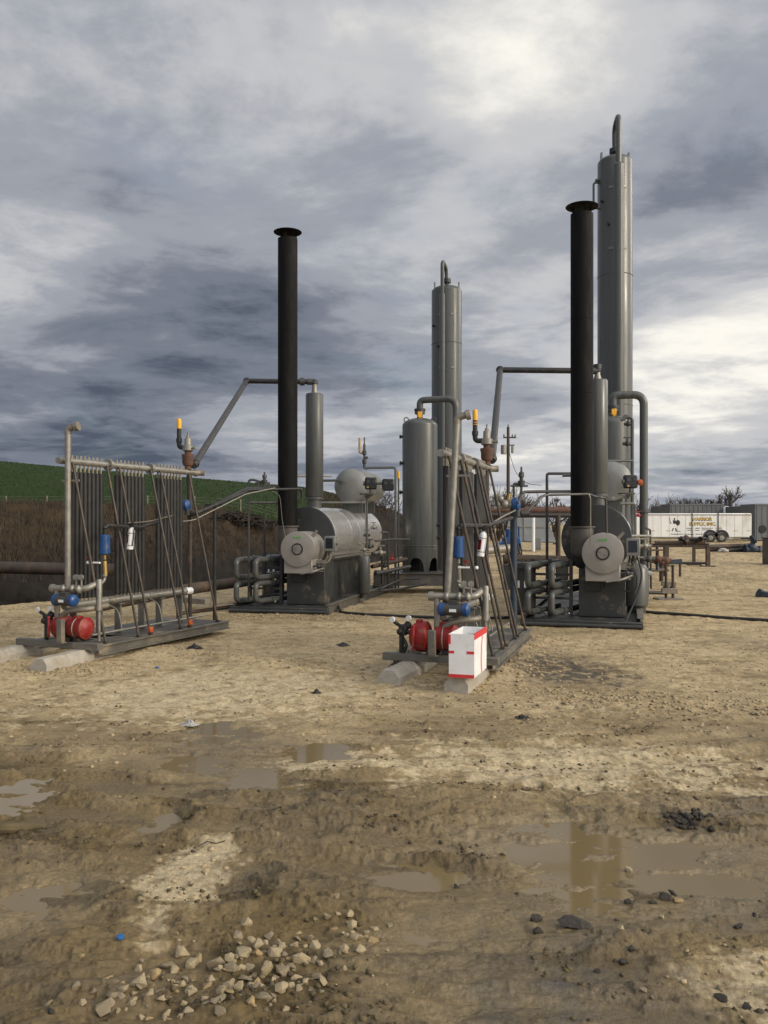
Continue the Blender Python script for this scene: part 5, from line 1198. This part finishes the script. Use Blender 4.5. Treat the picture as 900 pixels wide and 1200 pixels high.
def container(lab, px0, px1, pyt, D, depth, group='grey containers behind the trailer', ridges=True, tube=None):
    x0, x1, zt = P(px0, 0, D).x, P(px1, 0, D).x, P(0, pyt, D).z
    q = T('shipping_container', lab, 'container', W, ((x0 + x1) / 2, D, 0), group)
    m = MB(); m.box(x0, x1, D, D + depth, .12, zt, .03); b = q.part('container_body', m, 'container_grey')
    m = MB(); n_ = max(3, int((x1 - x0) / .45))
    for k in range(n_): x = x0 + (k + .5) * (x1 - x0) / n_; m.box(x - .07, x + .07, D - .035, D - .002, .3, zt - .15)
    q.part('side_ribs', m, 'container_grey', b)
    m = MB(); m.box(x0 - .01, x1 + .01, D - .05, D - .003, zt - .14, zt + .01); m.box(x0 - .01, x1 + .01, D - .05, D - .003, .1, .28); q.part('frame_rail', m, 'container_grey', b)
    return q
container('long grey container rising behind the white trailer', 785, 848, 590.5, 86, 3)
container('pale grey container end between brush and the long container', 773, 784.2, 593, 90, 3)
container('dark grey container just past the tail of the white trailer', 869.5, 883, 593, 82, 4)
q = container('tall grey container with an oval hatch cut off by the photo edge', 884.5, 960, 590.5, 75, 3)
m = MB(); p = P(893.5, 620, 75); m.lathe((p.x, 74.93, p.z), (0, 1, 0), [(0, .2), (.0, .34), (.05, .35)], 20); q.part('oval_hatch', m, 'plastic_black')
q = T('water_tank', 'round pale tank dome between the long container and the dark one', 'tank', W, (P(852, 0, 88).x, 88, 0)); m = MB(); p = P(852, 596, 88); m.lathe((p.x, 88, 0), (0, 0, 1), [(0, .55), (p.z - .1, .55), (p.z + .15, .42), (p.z + .25, .1)], 20); q.part('tank_body', m, 'white_paint')

# pipe rack with junk
D = 32.0
q = T('pipe_rack', 'brown steel rack of beams and legs standing in front of the white trailer', 'rack', W, (11.2, D, 0))
m = MB(); m.ibeam(P(764, 639, D), P(831, 639, D), .14, .15); m.cyl(P(768, 635.5, D), P(826, 635, D), .06, n=10); q.part('top_beam', m, 'rust_pipe')
for px, dd, w2 in ((780.5, 0, .085), (824.5, 1.0, .05), (829.5, 0, .07)):
    x = P(px, 0, D).x; m = MB(); m.box(x - w2, x + w2, D + dd - w2, D + dd + w2, 0, .80); m.box(x - .25, x + .25, D + dd - .15, D + dd + .15, .0, .05); q.part('leg', m, 'rust_pipe')
m = MB(); m.cyl(P(783, 659.5, D), P(829, 660, D), .05, n=10); q.part('lower_pipe', m, 'pipe_black')
q2 = T('fitting_pile', 'dark pipe fittings heaped on the brown steel rack', 'fittings', W, (12, D, .9)); rng = random.Random(8)
for k in range(12):
    p = P(rng.uniform(797, 828), rng.uniform(630, 634.5), D + rng.uniform(-.1, .3)); m = MB(); a = rng.uniform(0, 6); e = Vector((math.cos(a), math.sin(a) * .3, rng.uniform(-.3, .3))) * rng.uniform(.12, .3)
    m.cyl(p - e, p + e, rng.uniform(.04, .085), n=10); m.cyl(p + e * .8, p + e, .11, n=12); q2.part('fitting', m, 'pipe_black' if k % 3 else 'rust_pipe')
q = T('blue_beam', 'blue grey steel bar across the pipes near the brown rack', 'bar', W, P(790, 658, 26)); m = MB(); m.beam(P(778, 659, 26), P(799, 657.5, 26), .10, .14, .01); q.part('bar', m, 'paint_blue_dull'); m = MB(); p = P(779, 660, 26); m.cyl((p.x, 26, 0), p, .06, n=8); p = P(797, 659, 26); m.cyl((p.x, 26, 0), p, .04, n=8); q.part('stand', m, 'rust_pipe')
D = 18.4
q = T('pipe_stand', 'pair of short valve posts on a base plate in the open dirt', 'pipe stand', W, (6.2, D, 0))
for px in (780.5, 788.5):
    m = MB(); x = P(px, 0, D).x; z1 = P(0, 662, D).z; m.cyl((x, D, .02), (x, D, z1), .030, n=10); m.ball((x, D, .22), .085); m.cyl((x, D, .15), (x, D, .3), .06, n=12); q.part('riser', m, 'rust_pipe')
m = MB(); z = P(0, 693, D).z; m.beam(P(775, 692.5, D - .06), P(794, 692.5, D - .06), .07, .12, .01); m.beam(P(775, 684, D + .2), P(792, 684, D + .2), .06, .09, .01); q.part('clamp', m, 'pipe_steel')
m = MB(); m.box(5.95, 6.5, D - .2, D + .2, .0, .045); q.part('base_plate', m, 'pipe_steel')
m = MB(); m.cyl(P(752, 694, D - .4), P(779, 695, D), .04, n=10); q.part('feed_pipe', m, 'pipe_black')
q = T('valve_assembly', 'rusty valves on a post just past the big bent pipe', 'valve', W, (P(779, 0, 24).x, 24, 0))
for k, px in enumerate((770, 775, 780)):
    m = MB(); p = P(px, 657 + k % 2, 24); m.ball(p, .12); m.cyl(p - Vector((.15, 0, 0)), p + Vector((.15, 0, 0)), .075, n=10); q.part('valve', m, 'rust')
m = MB(); m.cyl((P(775, 0, 24).x, 24, 0), P(775, 657, 24), .06, n=10); m.cyl(P(760, 668, 23), P(782, 668, 24), .05, n=10); q.part('post', m, 'rust_pipe')
# junk row beyond
D = 48.0; rng = random.Random(4)
for k in range(7):
    px = rng.uniform(834, 880); a = P(px, 643 + rng.uniform(0, 5), D + rng.uniform(-1.5, 1.5)); yw = rng.uniform(-.4, .4); L_ = rng.uniform(.6, 1.8)
    a.z = .12 + .1 * (k % 3); m = MB(); m.cyl(a - Vector((L_, L_ * yw, 0)), a + Vector((L_, L_ * yw, .05)), rng.uniform(.07, .13), n=10)
    solo('scrap_pipe', 'dark scrap pipe lying in the heap beyond the brown rack', 'pipe', W, a, m, 'pipe_black' if k % 2 else 'rust_pipe', 'scrap pipes in the heap')
q = T('blue_valve', 'big blue valve lying on the scrap heap beyond the brown rack', 'valve', W, P(882, 645, 47)); p = P(881, 642, 47)
m = MB(); m.ball(p, .28); m.cyl(p + Vector((-.42, 0, -.1)), p + Vector((.42, 0, -.15)), .2, n=16); m.cyl(p + Vector((.0, 0, .1)), p + Vector((.1, 0, .5)), .12, n=12); m.cyl(p + Vector((.02, 0, .45)), p + Vector((.14, 0, .5)), .26, n=16); m.cyl(p + Vector((-.4, 0, -.1)), p + Vector((-.34, 0, -.1)), .3, n=16); q.part('valve_body', m, 'paint_blue_dull')
m = MB(); m.cyl(p + Vector((.34, 0, -.15)), p + Vector((.5, 0, -.2)), .28, n=16); q.part('flange', m, 'pipe_grey')
q = T('white_sack', 'crumpled white sack on the scrap heap beyond the brown rack', 'sack', W, P(846, 646, 48)); m = MB(); m.ball(P(847, 644.5, 47), .2, (1.3, .8, .6)); m.ball(P(850, 645.5, 46.8), .17, (1.2, .8, .6)); m.ball(P(844, 646, 46.9), .14, (1.2, .8, .5)); q.part('sack', m, 'plastic_bag')
# things cut by the photo's edge
q = T('steel_box', 'dark upright steel box cut off by the photo edge', 'box', W, (15.3, 33, 0)); m = MB(); m.box(15.3, 16.8, 33, 34, 0, 1.04, .01); q.part('box_body', m, 'stack_grey'); m = MB(); m.box(15.28, 16.82, 32.96, 34.04, 1.045, 1.09, .005); q.part('lid', m, 'rust_pipe')
q = T('steel_trough', 'blue grey steel trough tip poking in at the photo edge', 'trough', W, P(905, 700, 19)); a = P(890, 697, 19); b = P(960, 712, 18.5)
m = MB(); m.beam(a, b, .30, .20, .03); m.cyl(a + Vector((.03, 0, 0)), a + Vector((-.03, 0, .02)), .13, n=16); q.part('trough_body', m, 'paint_blue_dull'); m = MB(); m.cyl((b.x, b.y, 0), (b.x, b.y, b.z), .08, n=10); m.cyl((a.x + .35, a.y, 0), (a.x + .35, a.y, a.z - .05), .05, n=10); q.part('stand', m, 'pipe_black')

# utility pole
X = P(595.5, 0, 60).x
q = T('utility_pole', 'tall thin wooden utility pole with a transformer can behind the dark blue post', 'utility pole', W, (X, 60, 0))
m = MB(); m.cyl((X, 60, -.2), (X, 60, 8.5), .15, .10, n=12); q.part('pole', m, 'wood_pole')
m = MB(); m.beam((X - .35, 60, 7.75), (X + .55, 60, 7.75), .1, .1); q.part('crossarm', m, 'wood_pole'); m = MB(); m.beam((X - .1, 60, 7.2), (X + .45, 60, 7.2), .08, .08); q.part('crossarm', m, 'wood_pole')
m = MB(); 
for x in (-.3, .3, .5): m.lathe((X + x, 60, 7.8), (0, 0, 1), [(0, .04), (.06, .06), (.12, .04), (.2, .02)], 8)
m.lathe((X, 60, 8.5), (0, 0, 1), [(0, .03), (.1, .05), (.2, .02)], 8); q.part('insulator', m, 'pipe_grey')
m = MB(); m.lathe((X - .34, 59.9, 6.55), (0, 0, 1), [(0, .17), (.03, .2), (.62, .2), (.66, .15)], 16); m.lathe((X + .30, 59.9, 6.62), (0, 0, 1), [(0, .10), (.5, .10)], 12); q.part('transformer', m, 'galvanised')
m = MB(); m.tube([(X + .1, 60, 6.6), (X + .5, 59.8, 5.2), (X + 1.2, 59.5, 4.4), (X + 2.2, 59, 4.3)], .02, 6, .8); q.part('drop_wire', m, 'rubber_black')

# dark heap of cut brush on the bank
D = 40.0; bx = P(278, 0, D).x; bz = gz(bx, D); m = MB(); rng = random.Random(31)
for k in range(420):
    u = rng.gauss(0, .8); x = bx + u * 1.0; hh = max(.05, .75 - .32 * abs(u)); c = Vector((x, D + rng.gauss(0, .4), bz + rng.uniform(-.05, hh * .8))); a = rng.uniform(0, 6.28); e = Vector((math.cos(a), math.sin(a), rng.uniform(-.35, .5))) * rng.uniform(.15, .42)
    m.tube([c - e, c + Vector((0, 0, .04)), c + e], rng.uniform(.012, .035), 4)
solo('brush_pile', 'dark heap of cut brush on the bank below the green hill', 'brush pile', W, (bx, D, bz), m, 'weed_dark')

# fence on the hill foot
q = T('wire_fence', 'wire fence of thin pale posts along the foot of the green hill', 'fence', W, (-14, 43, 2.4))
pts = []
for px in (-60, 7, 55, 105, 173, 228, 282, 335, 385):
    D = 43.0; x = (px - 450) / FX * D; z = gz(x, D); pts.append(Vector((x, D, z)))
    m = MB(); m.cyl((x, D, z - .1), (x, D, z + .62), .035, n=8); q.part('fence_post', m, 'pipe_steel')
m = MB()
for h in (.25, .42, .57): m.tube([p + Vector((0, 0, h)) for p in pts], .006, 5)
q.part('wire', m, 'pipe_steel')

# ---------------------------------------------------------------- winter trees and brush
def branchy(name, lab, x, y, h, seed, spread, group, levels=4, twigs=True, shrub=False, cat='tree'):
    rng = random.Random(seed); z0 = gz(x, y); q = T(name, lab, cat, W, (x, y, z0), group)
    trunk, crown = MB(), MB(); fat = .00022 * y
    def grow(p, d, l, r, lev, mb):
        e = p + d * l; mid = (p + e) / 2 + Vector((rng.uniform(-1, 1), rng.uniform(-1, 1), 0)) * l * .07
        rq = max(r, fat); mb.tube([p, mid, e], [rq, rq * .85, max(r * .65, fat)], 5 if lev < 2 else 3)
        if lev >= levels: return
        for k in range(rng.randint(3, 4)):
            nd = (d + Vector((rng.uniform(-1, 1), rng.uniform(-1, 1), rng.uniform(-.25, .7))) * spread).normalized()
            grow(p.lerp(e, rng.uniform(.45, 1)), nd, l * rng.uniform(.55, .8), r * .55, lev + 1, crown)
    if shrub:
        for k in range(9):
            a = rng.uniform(0, 6.28); d = Vector((math.cos(a) * .6, math.sin(a) * .6, rng.uniform(.6, 1.3))).normalized()
            grow(Vector((x + math.cos(a) * .5 * h * .4, y + math.sin(a) * .3, z0 - .05)), d, h * .42, .03 * h / 2, 1, trunk)
    else: grow(Vector((x, y, z0 - .1)), Vector((0, 0, 1)), h * .34, .035 * h, 0, trunk)
    q.part('trunk', trunk, 'bark'); q.part('crown', crown, 'twig')
G = 'bare winter brush on the horizon'
for i, (px, D, h, s, sh, lab) in enumerate((
        (556, 78, 3.4, 1, 1, 'brown brush behind the fin tubes of the box cooler'), (570, 74, 3.6, 2, 1, 'brown brush between the box cooler and the utility pole'), (583, 80, 4.2, 3, 1, 'tallest brown brush beside the utility pole'),
        (597, 84, 3.4, 4, 1, 'low brown brush at the foot of the utility pole'), (612, 90, 3.0, 5, 1, 'low brown brush just past the utility pole'), (650, 64, 4.2, 6, 0, 'bare tree between thin pipe arch and right hand smokestack'),
        (632, 88, 2.9, 7, 1, 'low brush seen above the rusty overhead pipe'), (762, 95, 4.2, 8, 1, 'dark brush against the big bent pipe above the trailer'), (772, 97, 3.6, 9, 1, 'dark brush above the pale grey container'),
        (820, 105, 4.6, 10, 0, 'bare tree rising behind the long grey container'), (858, 92, 4.2, 11, 0, 'bare tree between the long grey container and the dark one'), (845, 110, 3.4, 12, 1, 'faint brush behind the end of the long container'),
        (875, 112, 3.0, 13, 1, 'faint brush behind the dark grey container'), (803, 114, 2.8, 14, 1, 'faint brush behind the middle of the long container'), (470, 66, 3.0, 15, 1, 'bare brush between small drum and fat vessel'), (453, 62, 2.6, 16, 1, 'bare brush above the shiny reboiler rear'))):
    branchy('winter_brush' if sh else 'bare_tree', lab, (px - 450) / FX * D, D, h * (1.0 if px in (470, 453, 650) else 1.5), s, .75 if sh else .8, G if sh else 'bare winter trees', 4 if sh else 5, True, bool(sh), 'brush' if sh else 'tree')
# ================================================================ stones, lumps and litter
def rock_mesh(name, seed, flat=.7, m_='stone', npts=15):
    rng = np.random.default_rng(seed); p = rng.normal(size=(npts, 3)); p /= np.linalg.norm(p, axis=1)[:, None]; p *= rng.uniform(.8, 1.08, (npts, 1)); p *= np.array([1, rng.uniform(.65, .95), flat * rng.uniform(.8, 1.15)])
    bm = bmesh.new()
    for c in p: bm.verts.new(c)
    r = bmesh.ops.convex_hull(bm, input=bm.verts[:]); bmesh.ops.delete(bm, geom=[e for e in r['geom_interior'] if isinstance(e, bmesh.types.BMVert)], context='VERTS')
    bmesh.ops.dissolve_limit(bm, angle_limit=R(14), verts=bm.verts[:], edges=bm.edges[:])
    bmesh.ops.bevel(bm, geom=bm.edges[:], offset=.035, segments=2, profile=.6, affect='EDGES', clamp_overlap=True)
    me = bpy.data.meshes.new(name); bm.to_mesh(me); bm.free()
    me.materials.append(MATS[m_]); me.polygons.foreach_set('use_smooth', [True] * len(me.polygons)); me.set_sharp_from_angle(angle=R(28)); return me
PROTO = [rock_mesh('stone', 100 + k, [.75, .6, .85, .5][k % 4], ['stone', 'stone_grey', 'stone', 'stone_grey', 'stone', 'stone_grey', 'stone', 'stone_ochre'][k % 8]) for k in range(16)]
LUMP = [rock_mesh('lump', 300 + k, .7, 'asphalt_lump', 18) for k in range(6)]
rng = random.Random(21)
def drop_rock(name, px, py, rad_px, lab, cat, group, protos, sink=.35):
    x, y = gp(px, py); r = rad_px / FX * y; z = gz(x, y)
    o = bpy.data.objects.new(name, rng.choice(protos)); COL.objects.link(o)
    s = (r * rng.uniform(.9, 1.2), r * rng.uniform(.85, 1.1), r * rng.uniform(.8, 1.05)); o.scale = s
    o.rotation_euler = (rng.uniform(-.5, .5), rng.uniform(-.5, .5), rng.uniform(0, 6.28)); o.location = (x, y, z + s[2] * (.55 - sink))
    if rad_px > 20 and name != 'stone': o.scale = (r * 1.15, r * .8, r * .55); o.rotation_euler = (.1, .15, .3); o.location.z = z + r * .2
    tag(o, lab, cat, group); return o
BIG = [(500, 390, 22), (548, 403, 17), (605, 378, 14), (570, 372, 20), (625, 403, 18), (645, 368, 18), (705, 385, 15), (740, 350, 14), (770, 372, 15), (845, 358, 11), (877, 330, 11), (833, 330, 10), (725, 325, 12), (665, 400, 17), (600, 432, 14), (575, 420, 13),
       (330, 442, 18), (358, 422, 15), (393, 390, 15), (408, 402, 11), (245, 500, 21), (175, 462, 12), (113, 485, 11), (195, 490, 8), (515, 490, 18), (485, 455, 11), (620, 485, 15), (660, 470, 11), (680, 462, 8), (560, 460, 11), (425, 360, 16), (555, 330, 13),
       (575, 292, 14), (630, 320, 10), (590, 330, 9), (605, 355, 11), (767, 280, 8), (740, 425, 11), (755, 437, 9), (715, 440, 8), (640, 476, 9), (265, 470, 13), (290, 457, 10), (520, 515, 15), (440, 512, 10), (390, 505, 9), (535, 441, 15), (520, 470, 12), (450, 385, 14), (465, 372, 11),
       (805, 360, 11), (692, 420, 9), (735, 385, 9), (655, 345, 10), (690, 345, 8), (585, 400, 12), (540, 380, 12), (310, 480, 10), (350, 470, 9), (640, 430, 9), (600, 455, 9), (480, 480, 9), (450, 470, 8), (700, 470, 8), (590, 500, 10), (670, 505, 9)]
for px, py, r in BIG: drop_rock('stone', px / 2, 940 + py / 2, r * .76, 'pale angular stone in the loose spill at the bottom of the photo', 'stone', 'loose stones spilled at the bottom', PROTO, .3)
for k in range(90):
    u = rng.random(); px = 120 + 320 * u + rng.gauss(0, 14); py = 1182 - 85 * u + 18 * math.sin(u * 5) + rng.gauss(0, 15)
    if py < 1206: drop_rock('stone', px, py, rng.uniform(3, 7.5), 'pale angular stone in the loose spill at the bottom of the photo', 'stone', 'loose stones spilled at the bottom', PROTO, .42)
for k in range(110):
    a = rng.gauss(0, 1); b = rng.gauss(0, 1); px = 285 + a * 75; py = 1150 + b * 26 - a * 14
    if py > 1212 or py < 1075: continue
    drop_rock('stone', px, py, rng.uniform(1.6, 5.5), 'pale angular stone in the loose spill at the bottom of the photo', 'stone', 'loose stones spilled at the bottom', PROTO, .35)
for px, py, r in ((95, 1132, 4.5), (166, 1133, 4), (227, 1001, 4.5), (207, 1103, 4), (192, 992, 3), (822, 855, 5), (820, 861, 4), (795, 1058, 7), (776, 1076, 5), (727, 1100, 7), (755, 1173, 6), (765, 1176, 5), (613, 783, 5), (740, 845, 4), (835, 895, 4), (100, 745, 3), (190, 752, 4), (260, 790, 3), (300, 800, 3), (885, 840, 6),
                  (640, 960, 5), (590, 1000, 5), (735, 1020, 7), (660, 828, 5), (655, 832, 4), (675, 826, 3), (340, 788, 4), (372, 848, 3), (330, 782, 4), (470, 795, 3), (520, 830, 4)):
    drop_rock('stone', px, py, r, 'single pale stone scattered on the muddy yard', 'stone', 'single stones scattered over the yard', PROTO, .3)
for px, py, r in ((675, 1086, 21), (628, 1080, 10), (631, 1094, 9), (737, 1058, 7), (780, 1055, 9), (765, 1060, 6), (788, 1052, 6), (865, 1088, 8), (885, 1072, 5), (740, 1118, 8), (845, 1176, 9), (730, 1130, 7), (875, 1184, 8), (700, 1140, 5), (60, 1197, 7), (535, 1039, 5)):
    drop_rock('asphalt_lump', px, py, r, 'black lump of asphalt lying in the mud', 'lump', 'single black lumps in the mud', LUMP, .3)
for k in range(46):
    drop_rock('asphalt_lump', 812 + rng.gauss(0, 13), 967 + rng.gauss(0, 4), rng.uniform(2.2, 6.5), 'black crumb in the asphalt heap at the edge of the big puddle', 'lump', 'black asphalt heap beside the puddle', LUMP, .15)
# grit: thousands of pebbles and clods lying loose
def grit(name, n, sampler, smin, smax, mats, lab, power=2.2, seed=9):
    g = np.random.default_rng(seed); x, y = sampler(n, g); n = len(x); z = height(x, y)
    P0 = []
    for k in range(5):
        p = g.normal(size=(12, 3)); p /= np.linalg.norm(p, axis=1)[:, None]; bm = bmesh.new(); [bm.verts.new(c * [1, .8, .65]) for c in p]; bmesh.ops.convex_hull(bm, input=bm.verts[:])
        bm.verts.ensure_lookup_table(); bm.verts.index_update(); tri = np.array([[v.index for v in f.verts] for f in bm.faces]); P0.append((np.array([v.co[:] for v in bm.verts]), tri)); bm.free()
    V = []; Fc = []; Mi = []; o_ = 0
    size = smin + (smax - smin) * g.random(n) ** power
    pick = g.integers(0, 5, n)
    for k in range(5):
        idx = np.where(pick == k)[0]; pv, pt = P0[k]; a = g.uniform(0, 6.28, len(idx)); c, s = np.cos(a), np.sin(a); sc = size[idx]
        vx = (pv[None, :, 0] * c[:, None] - pv[None, :, 1] * s[:, None]) * sc[:, None] + x[idx][:, None]
        vy = (pv[None, :, 0] * s[:, None] + pv[None, :, 1] * c[:, None]) * sc[:, None] + y[idx][:, None]
        vz = pv[None, :, 2] * sc[:, None] + z[idx][:, None] + sc[:, None] * .15
        V.append(np.stack([vx, vy, vz], -1).reshape(-1, 3)); Fc.append((pt[None] + (np.arange(len(idx)) * len(pv))[:, None, None] + o_).reshape(-1, 3)); o_ += len(idx) * len(pv)
        Mi.append(np.repeat(g.integers(0, len(mats), len(idx)), len(pt)))
    V = np.concatenate(V); Fc = np.concatenate(Fc); Mi = np.concatenate(Mi)
    me = bpy.data.meshes.new(name); me.vertices.add(len(V)); me.vertices.foreach_set('co', V.astype(np.float32).ravel()); me.loops.add(Fc.size); me.loops.foreach_set('vertex_index', Fc.astype(np.int32).ravel())
    me.polygons.add(len(Fc)); me.polygons.foreach_set('loop_start', np.arange(0, Fc.size, 3, dtype=np.int32)); me.polygons.foreach_set('loop_total', np.full(len(Fc), 3, np.int32)); me.polygons.foreach_set('material_index', Mi.astype(np.int32))
    for m in mats: me.materials.append(MATS[m])
    me.update(calc_edges=True); o = bpy.data.objects.new(name, me); COL.objects.link(o); o['kind'] = 'stuff'; o['label'] = lab
mat('clod_dark', (.07, .05, .026), .85, 0, .3, 8, .2, 60); mat('clod_tan', (.30, .225, .125), .9, 0, .3, 8, .2, 60); mat('clod', (.11, .084, .04), .9, 0, .3, 8, .2, 60); mat('clod_pale', (.34, .265, .155), .9, 0, .25, 8, .2, 60)
def samp_yard(n, g):
    y = 2.6 + 24 * g.random(n) ** 1.9; x = g.uniform(-.55, .55, n) * y; f = fields(x, y); k = (f['s'] < .4) & (f['pud'] < .25) & (g.random(n) < .25 + .9 * np.clip(f['nB'] + .25, 0, 1) + .3 * (1 - f['mud'])) & (g.random(n) > 1.05 * f['mud']); return x[k], y[k]
grit('gravel', 22000, samp_yard, .004, .026, ['stone', 'clod_pale', 'clod_pale', 'clod_pale', 'stone_grey'], 'small pale gravel scattered over the packed yard', 4.0)
def samp_mud(n, g):
    y = 2.6 + 6 * g.random(n) ** 1.4; x = g.uniform(-.55, .55, n) * y; f = fields(x, y); k = (f['pud'] < .3) & (f['slurry'] < .75) & (g.random(n) < .02 + 1.2 * f['crumb']); return x[k], y[k]
grit('mud_clods', 26000, samp_mud, .003, .020, ['clod', 'clod', 'clod_dark', 'clod_dark'], 'small crumbs of wet mud over the rutted ground', 3.5, 12)
def samp_row(n, g):
    seg = [(-3.2, 11.3, 1.5, 8.2), (1.3, 9.0, 2.2, 12.0), (-6.2, 13.8, -2.6, 14.6), (-4.2, 9.9, -3.2, 9.4), (-2.6, 14.9, -.6, 14.7), (1.5, 8.0, 5, 7.4), (-9, 15.6, -4, 17)]; i = g.integers(0, len(seg), n); s_ = np.array(seg)[i]; u = g.random(n)
    x = s_[:, 0] + (s_[:, 2] - s_[:, 0]) * u + g.normal(0, .28, n); y = s_[:, 1] + (s_[:, 3] - s_[:, 1]) * u + g.normal(0, .22, n); return x, y
grit('rubble', 5000, samp_row, .006, .034, ['stone', 'clod_pale', 'clod_pale', 'clod_tan'], 'broken caliche rubble along the skids and tyre tracks', 3.0, 15)
# litter
def crumple(name, lab, cat, px, py, rad, m_, flat, seed, group=None):
    c = on_ground(px, py); g = random.Random(seed); m = MB(); n = 12; mm_ = 7; vs = []; fs = []
    for i in range(mm_):
        for k in range(n):
            a = 2 * math.pi * k / n; rr = rad * (i / (mm_ - 1)) * g.uniform(.65, 1.25); vs.append((c.x + math.cos(a) * rr, c.y + math.sin(a) * rr, c.z + .004 + flat * rad * (1 - i / (mm_ - 1)) * g.uniform(.3, 1.3)))
    for i in range(mm_ - 1):
        for k in range(n): fs.append((i * n + k, i * n + (k + 1) % n, (i + 1) * n + (k + 1) % n, (i + 1) * n + k))
    m.add(vs, fs); return solo(name, lab, cat, W, c, m, m_, group, smooth=False)
crumple('black_rag', 'crumpled black plastic scrap on the dirt between the two coolers', 'rag', 228, 765, .14, 'rubber_black', .5, 1)
crumple('plastic_bag', 'crumpled clear plastic bag at the edge of the rutted mud', 'plastic bag', 222, 850, .075, 'plastic_bag', .6, 2)
crumple('black_scrap', 'small black scrap on the pale dirt below the first red pump', 'scrap', 371, 816, .05, 'rubber_black', .8, 3)
crumple('black_scrap', 'flat black scrap on the dirt out in front of the shiny reboiler', 'scrap', 402, 757, .10, 'rubber_black', .35, 4)
crumple('black_scrap', 'small dark scrap on the dirt in front of the taped box', 'scrap', 612, 842, .07, 'rubber_black', .4, 5)
crumple('blue_scrap', 'tiny blue scrap on the dirt near the first red pump', 'scrap', 184, 786, .035, 'cap_blue', .4, 6)
m = MB(); c = on_ground(141, 1114, .006); m.lathe(c, (.15, -.2, 1), [(0, .014), (.002, .016), (.007, .015), (.009, .010)], 18); solo('bottle_cap', 'flat blue bottle cap lying in the mud near the stone spill', 'bottle cap', W, c, m, 'cap_blue')
c = on_ground(15, 979, .03); m = MB(); m.tube([c + Vector((-.25 + .06 * k, .02 * math.sin(k * 1.3), -.018 + .006 * math.sin(k * 2.1))) for k in range(8)], [.02, .03, .024, .034, .028, .036, .022, .008], 9); solo('driftwood', 'grey broken branch stub lying in the mud at the photo edge', 'branch', W, c, m, 'clod')
c = on_ground(232, 998, .012); m = MB(); m.tube([c + Vector((0, 0, 0)), c + Vector((.04, .02, .02)), c + Vector((.09, .03, .005)), c + Vector((.13, .05, .012))], .003, 6); solo('stick', 'thin dark stick lying on the pale crust of mud', 'stick', W, c, m, 'wood_pole')
bpy.context.view_layer.update()
